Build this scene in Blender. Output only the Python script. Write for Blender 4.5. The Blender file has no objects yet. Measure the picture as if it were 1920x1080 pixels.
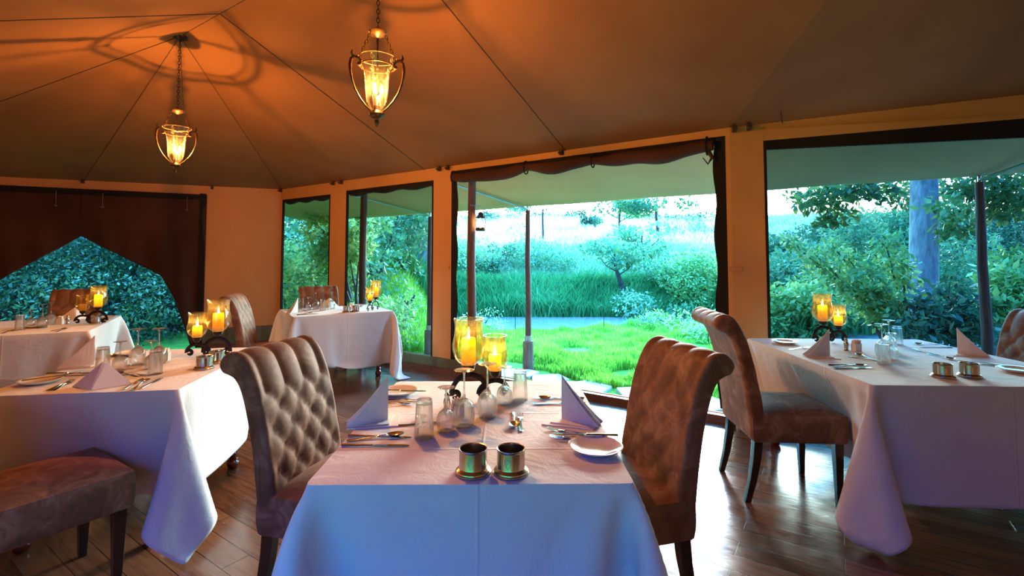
import bpy, bmesh, math, random
import numpy as np
from mathutils import Vector, Matrix

C = bpy.context.scene.collection
PI = math.pi
rnd = random.Random(7)
R = math.radians

# ------------------------------------------------------------------ camera model
FPX, CX, CY, CH = 907.0, 960.0, 440.0, 1.38
TH = math.atan(43 / FPX)

def ray(px, py):
    v = (CY - py) / FPX
    return ((px - CX) / FPX, math.cos(TH) - math.sin(TH) * v, math.sin(TH) + math.cos(TH) * v)

def PT(px, py, z=0.762):
    r = ray(px, py); t = (z - CH) / r[2]
    return Vector((r[0] * t, r[1] * t, z))

def at(px, py, Y):
    r = ray(px, py); t = Y / r[1]
    return Vector((r[0] * t, Y, CH + r[2] * t))

cam_d = bpy.data.cameras.new('camera'); cam = bpy.data.objects.new('camera', cam_d); C.objects.link(cam)
cam_d.sensor_width = 36.0; cam_d.lens = FPX / 1920 * 36
cam_d.shift_y = -(540 - CY) / 1920
cam_d.clip_start = 0.02; cam_d.clip_end = 500
cam.location = (0, 0, CH); cam.rotation_euler = (PI / 2 + TH, 0, 0)
bpy.context.scene.camera = cam

# ------------------------------------------------------------------ materials
def nodes_of(name):
    m = bpy.data.materials.new(name); m.use_nodes = True
    nt = m.node_tree; nt.nodes.clear()
    out = nt.nodes.new('ShaderNodeOutputMaterial')
    return m, nt, out

def N(nt, typ, **kw):
    n = nt.nodes.new(typ)
    for k, v in kw.items():
        if k in n.inputs.keys() if hasattr(n.inputs, 'keys') else False:
            n.inputs[k].default_value = v
        else:
            setattr(n, k, v)
    return n

def coords(nt, kind='Object', scale=(1, 1, 1), rot=(0, 0, 0)):
    tc = nt.nodes.new('ShaderNodeTexCoord'); mp = nt.nodes.new('ShaderNodeMapping')
    mp.inputs['Scale'].default_value = scale; mp.inputs['Rotation'].default_value = rot
    nt.links.new(tc.outputs[kind], mp.inputs['Vector'])
    return mp.outputs['Vector']

def ramp(nt, fac, stops):
    r = nt.nodes.new('ShaderNodeValToRGB')
    els = r.color_ramp.elements
    while len(els) < len(stops): els.new(0.5)
    for e, (p, c) in zip(els, stops):
        e.position = p; e.color = (*c, 1) if len(c) == 3 else c
    nt.links.new(fac, r.inputs['Fac'])
    return r.outputs['Color']

def noise(nt, vec, scale, detail=3, rough=0.5, dist=0.0):
    n = nt.nodes.new('ShaderNodeTexNoise')
    n.inputs['Scale'].default_value = scale; n.inputs['Detail'].default_value = detail
    n.inputs['Roughness'].default_value = rough; n.inputs['Distortion'].default_value = dist
    if vec is not None: nt.links.new(vec, n.inputs['Vector'])
    return n.outputs['Fac']

def bump(nt, h, strength=0.3, dist=0.01, prev=None):
    b = nt.nodes.new('ShaderNodeBump')
    b.inputs['Strength'].default_value = strength; b.inputs['Distance'].default_value = dist
    nt.links.new(h, b.inputs['Height'])
    if prev is not None: nt.links.new(prev, b.inputs['Normal'])
    return b.outputs['Normal']

def pbr(name, c1, c2=None, scale=8, rough=0.6, metal=0.0, bscale=None, bstr=0.2, bdist=0.004,
        stretch=(1, 1, 1), sheen=0, coat=0, spec=0.5, detail=3, lo=0.35, hi=0.65, kind='Object'):
    m, nt, out = nodes_of(name)
    b = nt.nodes.new('ShaderNodeBsdfPrincipled')
    b.inputs['Roughness'].default_value = rough; b.inputs['Metallic'].default_value = metal
    b.inputs['Specular IOR Level'].default_value = spec
    b.inputs['Sheen Weight'].default_value = sheen; b.inputs['Sheen Roughness'].default_value = 0.4
    b.inputs['Coat Weight'].default_value = coat; b.inputs['Coat Roughness'].default_value = 0.12
    vec = coords(nt, kind, stretch)
    if c2 is None: c2 = tuple(x * 0.85 for x in c1)
    col = ramp(nt, noise(nt, vec, scale, detail), [(lo, c2), (hi, c1)])
    nt.links.new(col, b.inputs['Base Color'])
    if bscale: nt.links.new(bump(nt, noise(nt, vec, bscale, 4), bstr, bdist), b.inputs['Normal'])
    nt.links.new(b.outputs[0], out.inputs[0])
    return m

M = {}
# canvas: large soft puckers plus a fine weave
def canvas(name, c1, c2, trans=0.0, pucker=0.25):
    m, nt, out = nodes_of(name)
    vec = coords(nt)
    col = ramp(nt, noise(nt, vec, 1.3, 4), [(0.3, c2), (0.7, c1)])
    b = nt.nodes.new('ShaderNodeBsdfPrincipled'); b.inputs['Roughness'].default_value = 0.85
    b.inputs['Specular IOR Level'].default_value = 0.15
    nt.links.new(col, b.inputs['Base Color'])
    n1 = bump(nt, noise(nt, vec, 2.2, 2, 0.4, 0.6), pucker, 0.06)
    n2 = bump(nt, noise(nt, vec, 320, 2), 0.15, 0.002, n1)
    nt.links.new(n2, b.inputs['Normal'])
    if trans:
        t = nt.nodes.new('ShaderNodeBsdfTranslucent'); nt.links.new(col, t.inputs['Color'])
        mx = nt.nodes.new('ShaderNodeMixShader'); mx.inputs[0].default_value = trans
        nt.links.new(b.outputs[0], mx.inputs[1]); nt.links.new(t.outputs[0], mx.inputs[2])
        nt.links.new(mx.outputs[0], out.inputs[0])
    else: nt.links.new(b.outputs[0], out.inputs[0])
    return m
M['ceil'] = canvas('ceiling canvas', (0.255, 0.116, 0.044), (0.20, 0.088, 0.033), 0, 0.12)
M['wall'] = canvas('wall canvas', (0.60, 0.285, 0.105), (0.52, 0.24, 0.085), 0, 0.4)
M['olive'] = canvas('olive canvas', (0.13, 0.13, 0.075), (0.09, 0.09, 0.05), 0, 0.4)
M['awning'] = canvas('awning canvas', (0.56, 0.37, 0.16), (0.49, 0.31, 0.135), 0, 0.2)
M['flap'] = canvas('dark flap fabric', (0.075, 0.030, 0.020), (0.045, 0.018, 0.012), 0, 0.5)
M['black'] = canvas('black webbing', (0.020, 0.015, 0.013), (0.012, 0.010, 0.009), 0, 0.3)
M['seam'] = pbr('seam stitching', (0.06, 0.03, 0.02), rough=0.9)

def velvet(name, c1, c2, c3):
    m, nt, out = nodes_of(name)
    vec = coords(nt)
    f = noise(nt, vec, 9, 6, 0.65, 0.8)
    col = ramp(nt, f, [(0.35, c2), (0.52, c1), (0.68, c3)])
    b = nt.nodes.new('ShaderNodeBsdfPrincipled'); b.inputs['Roughness'].default_value = 0.62
    b.inputs['Specular IOR Level'].default_value = 0.25
    b.inputs['Sheen Weight'].default_value = 0.18; b.inputs['Sheen Roughness'].default_value = 0.35
    b.inputs['Sheen Tint'].default_value = (0.9, 0.7, 0.6, 1)
    nt.links.new(col, b.inputs['Base Color'])
    nt.links.new(bump(nt, noise(nt, vec, 60, 3), 0.12, 0.003), b.inputs['Normal'])
    nt.links.new(b.outputs[0], out.inputs[0])
    return m
M['velvet'] = velvet('brown velvet', (0.22, 0.098, 0.048), (0.13, 0.054, 0.026), (0.36, 0.19, 0.11))
M['legwood'] = pbr('black lacquered wood', (0.018, 0.012, 0.010), rough=0.22, coat=0.5)
M['redwood'] = pbr('red mahogany', (0.20, 0.028, 0.012), (0.12, 0.015, 0.008), scale=6, stretch=(1, 1, .2), rough=0.18, coat=0.6)

# white linen
def linen():
    m, nt, out = nodes_of('white linen')
    vec = coords(nt)
    b = nt.nodes.new('ShaderNodeBsdfPrincipled'); b.inputs['Roughness'].default_value = 0.78
    b.inputs['Specular IOR Level'].default_value = 0.25
    b.inputs['Sheen Weight'].default_value = 0.1
    col = ramp(nt, noise(nt, vec, 3, 3), [(0.3, (0.66, 0.65, 0.66)), (0.7, (0.72, 0.71, 0.71))])
    nt.links.new(col, b.inputs['Base Color'])
    n1 = bump(nt, noise(nt, vec, 9, 6, 0.62, 1.6), 0.42, 0.012)
    # ironed fold lines
    sx = nt.nodes.new('ShaderNodeSeparateXYZ'); nt.links.new(vec, sx.inputs[0])
    prev = n1
    for ax, off in (('X', 0.02), ('Y', 0.05), ('Y', -0.31)):
        s = nt.nodes.new('ShaderNodeMath'); s.operation = 'SUBTRACT'; s.inputs[1].default_value = off
        nt.links.new(sx.outputs[ax], s.inputs[0])
        a = nt.nodes.new('ShaderNodeMath'); a.operation = 'ABSOLUTE'; nt.links.new(s.outputs[0], a.inputs[0])
        mr = nt.nodes.new('ShaderNodeMapRange'); mr.inputs['From Max'].default_value = 0.007
        mr.inputs['To Min'].default_value = 1; mr.inputs['To Max'].default_value = 0
        nt.links.new(a.outputs[0], mr.inputs['Value'])
        prev = bump(nt, mr.outputs[0], 0.5, 0.004, prev)
    n2 = bump(nt, noise(nt, vec, 500, 2), 0.15, 0.001, prev)
    nt.links.new(n2, b.inputs['Normal'])
    nt.links.new(b.outputs[0], out.inputs[0])
    return m
M['linen'] = linen()
M['napkin'] = pbr('folded napkin linen', (0.80, 0.77, 0.74), (0.74, 0.71, 0.68), rough=0.8, bscale=40, bstr=0.2, bdist=0.002)
M['china'] = pbr('white china', (0.82, 0.80, 0.77), (0.80, 0.78, 0.75), rough=0.12, coat=0.4)
M['steel'] = pbr('polished steel', (0.62, 0.60, 0.57), (0.55, 0.53, 0.50), rough=0.14, metal=1.0)
M['pewter'] = pbr('antique silver', (0.50, 0.44, 0.36), (0.40, 0.34, 0.27), scale=12, rough=0.24, metal=1.0)
M['engrave'] = pbr('engraved silver mark', (0.75, 0.75, 0.74), rough=0.5, metal=0.6)
M['iron'] = pbr('dark wrought iron', (0.030, 0.016, 0.010), (0.018, 0.010, 0.007), rough=0.32, metal=0.5, bscale=60, bstr=0.2)
M['bronze'] = pbr('aged bronze', (0.20, 0.10, 0.04), (0.08, 0.04, 0.018), scale=30, rough=0.35, metal=0.85)
M['packet'] = pbr('sugar packets', (0.80, 0.62, 0.50), (0.78, 0.70, 0.62), scale=30, rough=0.7)
M['wick'] = pbr('wick', (0.02, 0.02, 0.02), rough=0.9)

def thin_glass(name, tint, edge, rough=0.02, frost=0.0, gl=1.0):
    m, nt, out = nodes_of(name)
    lw = nt.nodes.new('ShaderNodeLayerWeight'); lw.inputs['Blend'].default_value = 0.35
    cr = ramp(nt, lw.outputs['Facing'], [(0.70, tint), (0.99, edge)])
    tr = nt.nodes.new('ShaderNodeBsdfTransparent'); nt.links.new(cr, tr.inputs['Color'])
    g = nt.nodes.new('ShaderNodeBsdfGlossy'); g.inputs['Roughness'].default_value = rough
    lf = nt.nodes.new('ShaderNodeLayerWeight'); lf.inputs['Blend'].default_value = 0.5
    pw = nt.nodes.new('ShaderNodeMath'); pw.operation = 'POWER'; pw.inputs[1].default_value = 3.2; nt.links.new(lf.outputs['Facing'], pw.inputs[0])
    mu = nt.nodes.new('ShaderNodeMath'); mu.operation = 'MULTIPLY_ADD'; mu.inputs[1].default_value = .55 * gl; mu.inputs[2].default_value = .045 * gl; mu.use_clamp = True
    nt.links.new(pw.outputs[0], mu.inputs[0])
    mx = nt.nodes.new('ShaderNodeMixShader'); nt.links.new(mu.outputs[0], mx.inputs[0])
    nt.links.new(tr.outputs[0], mx.inputs[1]); nt.links.new(g.outputs[0], mx.inputs[2])
    last = mx.outputs[0]
    if frost:
        t = nt.nodes.new('ShaderNodeBsdfTranslucent'); t.inputs['Color'].default_value = (*tint, 1)
        d = nt.nodes.new('ShaderNodeMixShader')
        f = ramp(nt, noise(nt, coords(nt), 55, 2), [(0.35, (frost * .5,) * 3), (0.7, (frost * 1.5,) * 3)])
        nt.links.new(f, d.inputs[0]); nt.links.new(last, d.inputs[1]); nt.links.new(t.outputs[0], d.inputs[2])
        last = d.outputs[0]
    nt.links.new(last, out.inputs[0])
    return m
M['thinglass'] = thin_glass('clear glass', (0.985, 0.99, 0.99), (0.36, 0.41, 0.43), gl=1.9)
M['amber'] = thin_glass('amber glass', (1.0, 0.85, 0.56), (0.70, 0.36, 0.09), frost=0.035, gl=1.5)
M['lampglass'] = thin_glass('lamp glass', (0.98, 0.96, 0.93), (0.90, 0.82, 0.70), frost=0.003, gl=.45)
def real_glass():
    m, nt, out = nodes_of('clear glass')
    g = nt.nodes.new('ShaderNodeBsdfGlass'); g.inputs['IOR'].default_value = 1.48; g.inputs['Roughness'].default_value = 0.0
    t = nt.nodes.new('ShaderNodeBsdfTransparent'); t.inputs['Color'].default_value = (.97, .98, .98, 1)
    mx = nt.nodes.new('ShaderNodeMixShader'); mx.inputs[0].default_value = .38
    nt.links.new(g.outputs[0], mx.inputs[1]); nt.links.new(t.outputs[0], mx.inputs[2]); nt.links.new(mx.outputs[0], out.inputs[0]); return m
M['glass'] = real_glass()
def screen_mat(c=(0.56, 0.66, 0.66)):
    m, nt, out = nodes_of('insect mesh')
    tr = nt.nodes.new('ShaderNodeBsdfTransparent'); tr.inputs['Color'].default_value = (*c, 1)
    d = nt.nodes.new('ShaderNodeBsdfDiffuse'); d.inputs['Color'].default_value = (0.10, 0.12, 0.11, 1)
    mx = nt.nodes.new('ShaderNodeMixShader'); mx.inputs[0].default_value = 0.05
    nt.links.new(tr.outputs[0], mx.inputs[1]); nt.links.new(d.outputs[0], mx.inputs[2])
    nt.links.new(mx.outputs[0], out.inputs[0]); return m
M['screen'] = screen_mat(); M['screen_dense'] = screen_mat((0.28, 0.37, 0.39))
def transl(name, col, fac=0.6, c2=None):
    m, nt, out = nodes_of(name)
    d = nt.nodes.new('ShaderNodeBsdfPrincipled'); d.inputs['Base Color'].default_value = (*col, 1); d.inputs['Roughness'].default_value = 0.5
    t = nt.nodes.new('ShaderNodeBsdfTranslucent'); t.inputs['Color'].default_value = (*col, 1)
    mx = nt.nodes.new('ShaderNodeMixShader'); mx.inputs[0].default_value = fac
    nt.links.new(d.outputs[0], mx.inputs[1]); nt.links.new(t.outputs[0], mx.inputs[2])
    nt.links.new(mx.outputs[0], out.inputs[0]); return m
M['wax'] = transl('candle wax', (1.0, 0.86, 0.20), 0.82)
M['etch'] = transl('frosted scroll work', (0.80, 0.66, 0.45), 0.6)
def emit(name, col, s):
    m, nt, out = nodes_of(name)
    e = nt.nodes.new('ShaderNodeEmission'); e.inputs[0].default_value = (*col, 1); e.inputs[1].default_value = s
    t = nt.nodes.new('ShaderNodeBsdfTransparent'); ad = nt.nodes.new('ShaderNodeAddShader')
    nt.links.new(e.outputs[0], ad.inputs[0]); nt.links.new(t.outputs[0], ad.inputs[1])
    nt.links.new(ad.outputs[0], out.inputs[0]); return m
M['flame'] = emit('flame', (1.0, 0.70, 0.26), 45)
M['bulb'] = emit('bulb glow', (1.0, 0.55, 0.15), 40)

def floor_mat():
    m, nt, out = nodes_of('dark plank floor')
    vec = coords(nt, 'Object')
    br = nt.nodes.new('ShaderNodeTexBrick')
    br.inputs['Scale'].default_value = 1; br.inputs['Brick Width'].default_value = 1.15; br.inputs['Row Height'].default_value = 0.125
    br.inputs['Mortar Size'].default_value = 0.0022; br.inputs['Mortar Smooth'].default_value = 0.3; br.inputs['Bias'].default_value = 0
    br.inputs['Color1'].default_value = (0.2, 0.2, 0.2, 1); br.inputs['Color2'].default_value = (0.8, 0.8, 0.8, 1)
    br.inputs['Mortar'].default_value = (0.0, 0, 0, 1); br.offset = 0.37
    nt.links.new(vec, br.inputs['Vector'])
    mp = nt.nodes.new('ShaderNodeMapping'); mp.inputs['Scale'].default_value = (1.6, 16, 1); nt.links.new(vec, mp.inputs['Vector'])
    g = noise(nt, mp.outputs[0], 2.5, 6, 0.6, 0.9)
    bw = nt.nodes.new('ShaderNodeRGBToBW'); nt.links.new(br.outputs['Color'], bw.inputs[0])
    mixf = nt.nodes.new('ShaderNodeMath'); mixf.operation = 'MULTIPLY_ADD'; mixf.inputs[1].default_value = 0.45
    nt.links.new(bw.outputs[0], mixf.inputs[0])
    s = nt.nodes.new('ShaderNodeMath'); s.operation = 'MULTIPLY'; s.inputs[1].default_value = 0.75; nt.links.new(g, s.inputs[0])
    nt.links.new(s.outputs[0], mixf.inputs[2])
    col = ramp(nt, mixf.outputs[0], [(0.25, (0.034, 0.012, 0.006)), (0.5, (0.105, 0.038, 0.017)), (0.75, (0.20, 0.080, 0.036))])
    mx = nt.nodes.new('ShaderNodeMix'); mx.data_type = 'RGBA'
    nt.links.new(br.outputs['Fac'], mx.inputs['Factor']); nt.links.new(col, mx.inputs[6]); mx.inputs[7].default_value = (0.015, 0.006, 0.004, 1)
    b = nt.nodes.new('ShaderNodeBsdfPrincipled')
    nt.links.new(mx.outputs[2], b.inputs['Base Color'])
    ro = ramp(nt, noise(nt, vec, 5, 5, 0.7), [(0.3, (0.13,) * 3), (0.75, (0.30,) * 3)])
    nt.links.new(ro, b.inputs['Roughness'])
    b.inputs['Specular IOR Level'].default_value = 0.6
    inv = nt.nodes.new('ShaderNodeMath'); inv.operation = 'SUBTRACT'; inv.inputs[0].default_value = 1; nt.links.new(br.outputs['Fac'], inv.inputs[1])
    n1 = bump(nt, inv.outputs[0], 0.6, 0.002)
    n2 = bump(nt, g, 0.15, 0.003, n1)
    n3 = bump(nt, noise(nt, vec, 3.5, 2), 0.12, 0.01, n2)
    nt.links.new(n3, b.inputs['Normal'])
    nt.links.new(b.outputs[0], out.inputs[0]); return m
M['floor'] = floor_mat()
M['board'] = pbr('reddish board', (0.16, 0.055, 0.025), (0.09, 0.03, 0.014), scale=5, stretch=(1, 8, 8), rough=0.35)
M['pole'] = pbr('timber pole', (0.13, 0.055, 0.035), (0.06, 0.028, 0.02), scale=5, stretch=(6, 6, .6), rough=0.7, bscale=9, bstr=0.5, bdist=0.02)
M['sleeve'] = pbr('weathered timber sleeve', (0.20, 0.15, 0.11), (0.11, 0.08, 0.06), scale=6, stretch=(6, 6, .6), rough=0.8, bscale=9, bstr=0.5, bdist=0.02)
M['metalbar'] = pbr('galvanised bar', (0.4, 0.42, 0.42), rough=0.35, metal=0.9)
M['stone'] = pbr('flagstone', (0.62, 0.58, 0.52), (0.42, 0.39, 0.36), scale=3, rough=0.7, bscale=6, bstr=0.5, bdist=0.03)
M['soil'] = pbr('bank soil', (0.20, 0.21, 0.10), (0.12, 0.16, 0.06), scale=1.5, rough=0.95, bscale=3, bstr=0.6, bdist=0.2, detail=6)

def ground_mat():
    m, nt, out = nodes_of('bush ground')
    geo = nt.nodes.new('ShaderNodeAttribute'); geo.attribute_name = 'zone'
    vec = coords(nt)
    near = ramp(nt, noise(nt, vec, 1.2, 6, 0.6), [(0.35, (0.10, 0.26, 0.03)), (0.65, (0.20, 0.42, 0.06))])
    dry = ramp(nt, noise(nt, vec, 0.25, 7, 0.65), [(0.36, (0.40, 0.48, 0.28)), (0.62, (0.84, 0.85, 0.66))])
    bare = ramp(nt, noise(nt, vec, 2.5, 7, 0.65), [(0.35, (0.18, 0.20, 0.17)), (0.65, (0.42, 0.42, 0.38))])
    sp = nt.nodes.new('ShaderNodeSeparateColor'); nt.links.new(geo.outputs['Color'], sp.inputs[0])
    m1 = nt.nodes.new('ShaderNodeMix'); m1.data_type = 'RGBA'; nt.links.new(sp.outputs[0], m1.inputs['Factor'])
    nt.links.new(near, m1.inputs[6]); nt.links.new(dry, m1.inputs[7])
    m2 = nt.nodes.new('ShaderNodeMix'); m2.data_type = 'RGBA'; nt.links.new(sp.outputs[1], m2.inputs['Factor'])
    nt.links.new(m1.outputs[2], m2.inputs[6]); nt.links.new(bare, m2.inputs[7])
    b = nt.nodes.new('ShaderNodeBsdfPrincipled'); b.inputs['Roughness'].default_value = 0.95; b.inputs['Specular IOR Level'].default_value = 0.1
    nt.links.new(m2.outputs[2], b.inputs['Base Color'])
    nt.links.new(bump(nt, noise(nt, vec, 2, 8, 0.7), 0.8, 0.15), b.inputs['Normal'])
    nt.links.new(b.outputs[0], out.inputs[0]); return m
M['ground'] = ground_mat()
def water_mat():
    m, nt, out = nodes_of('muddy stream')
    b = nt.nodes.new('ShaderNodeBsdfPrincipled'); b.inputs['Base Color'].default_value = (0.30, 0.28, 0.25, 1)
    b.inputs['Roughness'].default_value = 0.12
    vec = coords(nt, 'Object', (1, 3, 1))
    nt.links.new(bump(nt, noise(nt, vec, 2.5, 4), 0.25, 0.05), b.inputs['Normal'])
    nt.links.new(b.outputs[0], out.inputs[0]); return m
M['water'] = water_mat()

def leaf_mat(name, lo, mid, hi, tr=0.35):
    m, nt, out = nodes_of(name)
    a = nt.nodes.new('ShaderNodeAttribute'); a.attribute_name = 'rand'
    col = ramp(nt, a.outputs['Fac'], [(0.0, lo), (0.55, mid), (1.0, hi)])
    d = nt.nodes.new('ShaderNodeBsdfPrincipled'); d.inputs['Roughness'].default_value = 0.45; d.inputs['Specular IOR Level'].default_value = 0.35
    nt.links.new(col, d.inputs['Base Color'])
    t = nt.nodes.new('ShaderNodeBsdfTranslucent'); nt.links.new(col, t.inputs['Color'])
    mx = nt.nodes.new('ShaderNodeMixShader'); mx.inputs[0].default_value = tr
    nt.links.new(d.outputs[0], mx.inputs[1]); nt.links.new(t.outputs[0], mx.inputs[2])
    nt.links.new(mx.outputs[0], out.inputs[0]); return m
M['leaf_dark'] = leaf_mat('dense bush leaves', (0.025, 0.085, 0.045), (0.055, 0.19, 0.09), (0.22, 0.36, 0.16))
M['leaf_light'] = leaf_mat('light shrub leaves', (0.10, 0.25, 0.06), (0.26, 0.50, 0.14), (0.62, 0.76, 0.26))
M['leaf_far'] = leaf_mat('distant leaves', (0.06, 0.22, 0.10), (0.14, 0.38, 0.16), (0.28, 0.55, 0.24))
M['leaf_tree'] = leaf_mat('overhead tree leaves', (0.04, 0.11, 0.03), (0.09, 0.20, 0.05), (0.24, 0.38, 0.10))
M['lawn'] = leaf_mat('lawn grass blades', (0.10, 0.30, 0.02), (0.24, 0.55, 0.06), (0.50, 0.75, 0.14), 0.45)
M['reed'] = leaf_mat('bank grass blades', (0.04, 0.24, 0.06), (0.10, 0.42, 0.12), (0.30, 0.62, 0.26), 0.4)
M['slopegrass'] = leaf_mat('slope grass blades', (0.14, 0.34, 0.14), (0.34, 0.54, 0.26), (0.66, 0.76, 0.46), 0.4)
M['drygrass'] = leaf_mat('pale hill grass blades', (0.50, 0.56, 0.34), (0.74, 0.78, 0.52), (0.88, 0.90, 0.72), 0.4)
M['bark'] = pbr('pale bark', (0.42, 0.40, 0.38), (0.24, 0.23, 0.22), scale=4, stretch=(3, 3, 1), rough=0.9, bscale=6, bstr=0.6, bdist=0.05)
M['darkbark'] = pbr('dark bark', (0.13, 0.10, 0.08), (0.07, 0.055, 0.045), scale=6, stretch=(3, 3, 1), rough=0.9, bscale=9, bstr=0.6, bdist=0.02)

# ------------------------------------------------------------------ mesh builders
class MB:
    def __init__(s): s.v = []; s.f = []
    def add(s, vs, fs):
        o = len(s.v); s.v += [tuple(v) for v in vs]; s.f += [tuple(i + o for i in f) for f in fs]; return s
    def box(s, x0, x1, y0, y1, z0, z1):
        vs = [(x, y, z) for z in (z0, z1) for y in (y0, y1) for x in (x0, x1)]
        return s.add(vs, [(0, 2, 3, 1), (4, 5, 7, 6), (0, 1, 5, 4), (2, 6, 7, 3), (0, 4, 6, 2), (1, 3, 7, 5)])
    def lathe(s, prof, n=24, c=(0, 0, 0), closed=False):
        vs = []; fs = []; k = len(prof)
        for i in range(n):
            a = 2 * PI * i / n
            for r, z in prof: vs.append((c[0] + r * math.cos(a), c[1] + r * math.sin(a), c[2] + z))
        m = k if closed else k - 1
        for i in range(n):
            j = (i + 1) % n
            for q in range(m):
                q2 = (q + 1) % k
                fs.append((i * k + q, j * k + q, j * k + q2, i * k + q2))
        return s.add(vs, fs)
    def tube(s, pts, r, n=8, closed=False, cap=True, sx=1.0, sy=1.0):
        P = [Vector(p) for p in pts]; L = len(P); rs = r if isinstance(r, (list, tuple)) else [r] * L
        up = Vector((0, 0, 1)); vs = []; fs = []
        prevn = None
        for i, p in enumerate(P):
            if closed: t = P[(i + 1) % L] - P[i - 1]
            else: t = P[min(i + 1, L - 1)] - P[max(i - 1, 0)]
            if t.length < 1e-9: t = Vector((0, 0, 1))
            t.normalize()
            if prevn is None:
                a = up if abs(t.z) < 0.9 else Vector((1, 0, 0))
                nrm = t.cross(a).normalized()
            else:
                nrm = (prevn - t * prevn.dot(t))
                if nrm.length < 1e-6: nrm = t.cross(up)
                nrm.normalize()
            prevn = nrm; bn = t.cross(nrm)
            for k in range(n):
                a = 2 * PI * k / n
                vs.append(p + nrm * math.cos(a) * rs[i] * sx + bn * math.sin(a) * rs[i] * sy)
        m = L if closed else L - 1
        for i in range(m):
            j = (i + 1) % L
            for k in range(n):
                k2 = (k + 1) % n
                fs.append((i * n + k, i * n + k2, j * n + k2, j * n + k))
        if cap and not closed:
            fs.append(tuple(range(n))[::-1]); fs.append(tuple((L - 1) * n + k for k in range(n)))
        return s.add(vs, fs)
    def strip(s, prof, th, axis='x'):
        """flat-ish bar along x: prof = (x, half width, z)"""
        vs = []; fs = []
        for x, w, z in prof:
            vs += [(x, -w, z), (x, w, z), (x, w * .8, z + th), (x, -w * .8, z + th)]
        for i in range(len(prof) - 1):
            for k in range(4):
                k2 = (k + 1) % 4
                fs.append((i * 4 + k, i * 4 + k2, i * 4 + 4 + k2, i * 4 + 4 + k))
        fs.append((0, 1, 2, 3)); e = (len(prof) - 1) * 4; fs.append((e + 3, e + 2, e + 1, e))
        return s.add(vs, fs)
    def build(s, name, mat, parent=None, smooth=True, bevel=0, sub=0, auto=40):
        me = bpy.data.meshes.new(name); me.from_pydata(s.v, [], s.f); me.validate(); me.update()
        bm = bmesh.new(); bm.from_mesh(me); bmesh.ops.recalc_face_normals(bm, faces=bm.faces); bm.to_mesh(me); bm.free()
        me.materials.append(mat)
        if smooth:
            me.polygons.foreach_set('use_smooth', [True] * len(me.polygons))
            try: me.set_sharp_from_angle(angle=R(auto))
            except Exception: pass
        o = bpy.data.objects.new(name, me); C.objects.link(o)
        if parent: o.parent = parent
        if bevel:
            b = o.modifiers.new('bevel', 'BEVEL'); b.width = bevel; b.segments = 3; b.limit_method = 'ANGLE'; b.angle_limit = R(40)
        if sub:
            m_ = o.modifiers.new('sub', 'SUBSURF'); m_.levels = sub; m_.render_levels = sub
        return o

def np_mesh(name, V, F, mat, parent=None, rand=None, smooth=False, zone=None):
    me = bpy.data.meshes.new(name)
    V = np.asarray(V, dtype=np.float32); F = np.asarray(F, dtype=np.int32)
    k = F.shape[1]
    me.vertices.add(len(V)); me.vertices.foreach_set('co', V.ravel())
    me.loops.add(F.size); me.loops.foreach_set('vertex_index', F.ravel())
    me.polygons.add(len(F)); me.polygons.foreach_set('loop_start', np.arange(0, F.size, k, dtype=np.int32))
    me.update(calc_edges=True)
    if rand is not None:
        a = me.attributes.new('rand', 'FLOAT', 'POINT'); a.data.foreach_set('value', np.asarray(rand, dtype=np.float32))
    if zone is not None:
        a = me.attributes.new('zone', 'FLOAT_COLOR', 'POINT'); a.data.foreach_set('color', np.asarray(zone, dtype=np.float32).ravel())
    if smooth: me.polygons.foreach_set('use_smooth', [True] * len(me.polygons))
    me.materials.append(mat); me.validate()
    o = bpy.data.objects.new(name, me); C.objects.link(o)
    if parent: o.parent = parent
    return o

def tag(o, label=None, cat=None, group=None, kind=None):
    if label: o['label'] = label
    if cat: o['category'] = cat
    if group: o['group'] = group
    if kind: o['kind'] = kind
    return o
def thing(name, label, cat, loc=(0, 0, 0), rz=0, group=None):
    o = bpy.data.objects.new(name, None); o.empty_display_size = 0.05; C.objects.link(o)
    o.location = loc; o.rotation_euler = (0, 0, rz)
    return tag(o, label, cat, group)
def dup(root, loc, rz, label, group=None, rot=None):
    r = root.copy(); C.objects.link(r); r.location = loc
    r.rotation_euler = rot if rot else (0, 0, rz)
    r['label'] = label
    if group: r['group'] = group
    for ch in list(root.children):
        c = ch.copy(); C.objects.link(c); c.parent = r
        for g in list(ch.children):
            d = g.copy(); C.objects.link(d); d.parent = c
    return r
class Kind:
    """first call places the prototype, later calls place copies"""
    def __init__(s, proto): s.p = proto; s.used = False
    def put(s, loc, rz, label, group=None, rot=None):
        if not s.used:
            s.used = True; s.p.location = loc; s.p.rotation_euler = rot if rot else (0, 0, rz); s.p['label'] = label
            if group: s.p['group'] = group
            return s.p
        return dup(s.p, loc, rz, label, group, rot)

# ------------------------------------------------------------------ tent frame of reference
d2 = Vector((0.832, -0.555)); m2 = Vector((0.555, 0.832))        # along the window wall / outwards
C0 = Vector((-3.77, 7.87)); B0 = Vector((1.87, 4.107)); E0 = Vector((4.69, 3.43))
A0 = Vector((-3.11, 4.44, 3.46)); L1 = Vector((-7.92, 5.90)); K0 = Vector((-7.24, 3.93)); J0 = Vector((1.41, -1.85))
R2 = A0 + Vector((*(d2 * 9.0), 0))
EAVE = 2.5

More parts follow.
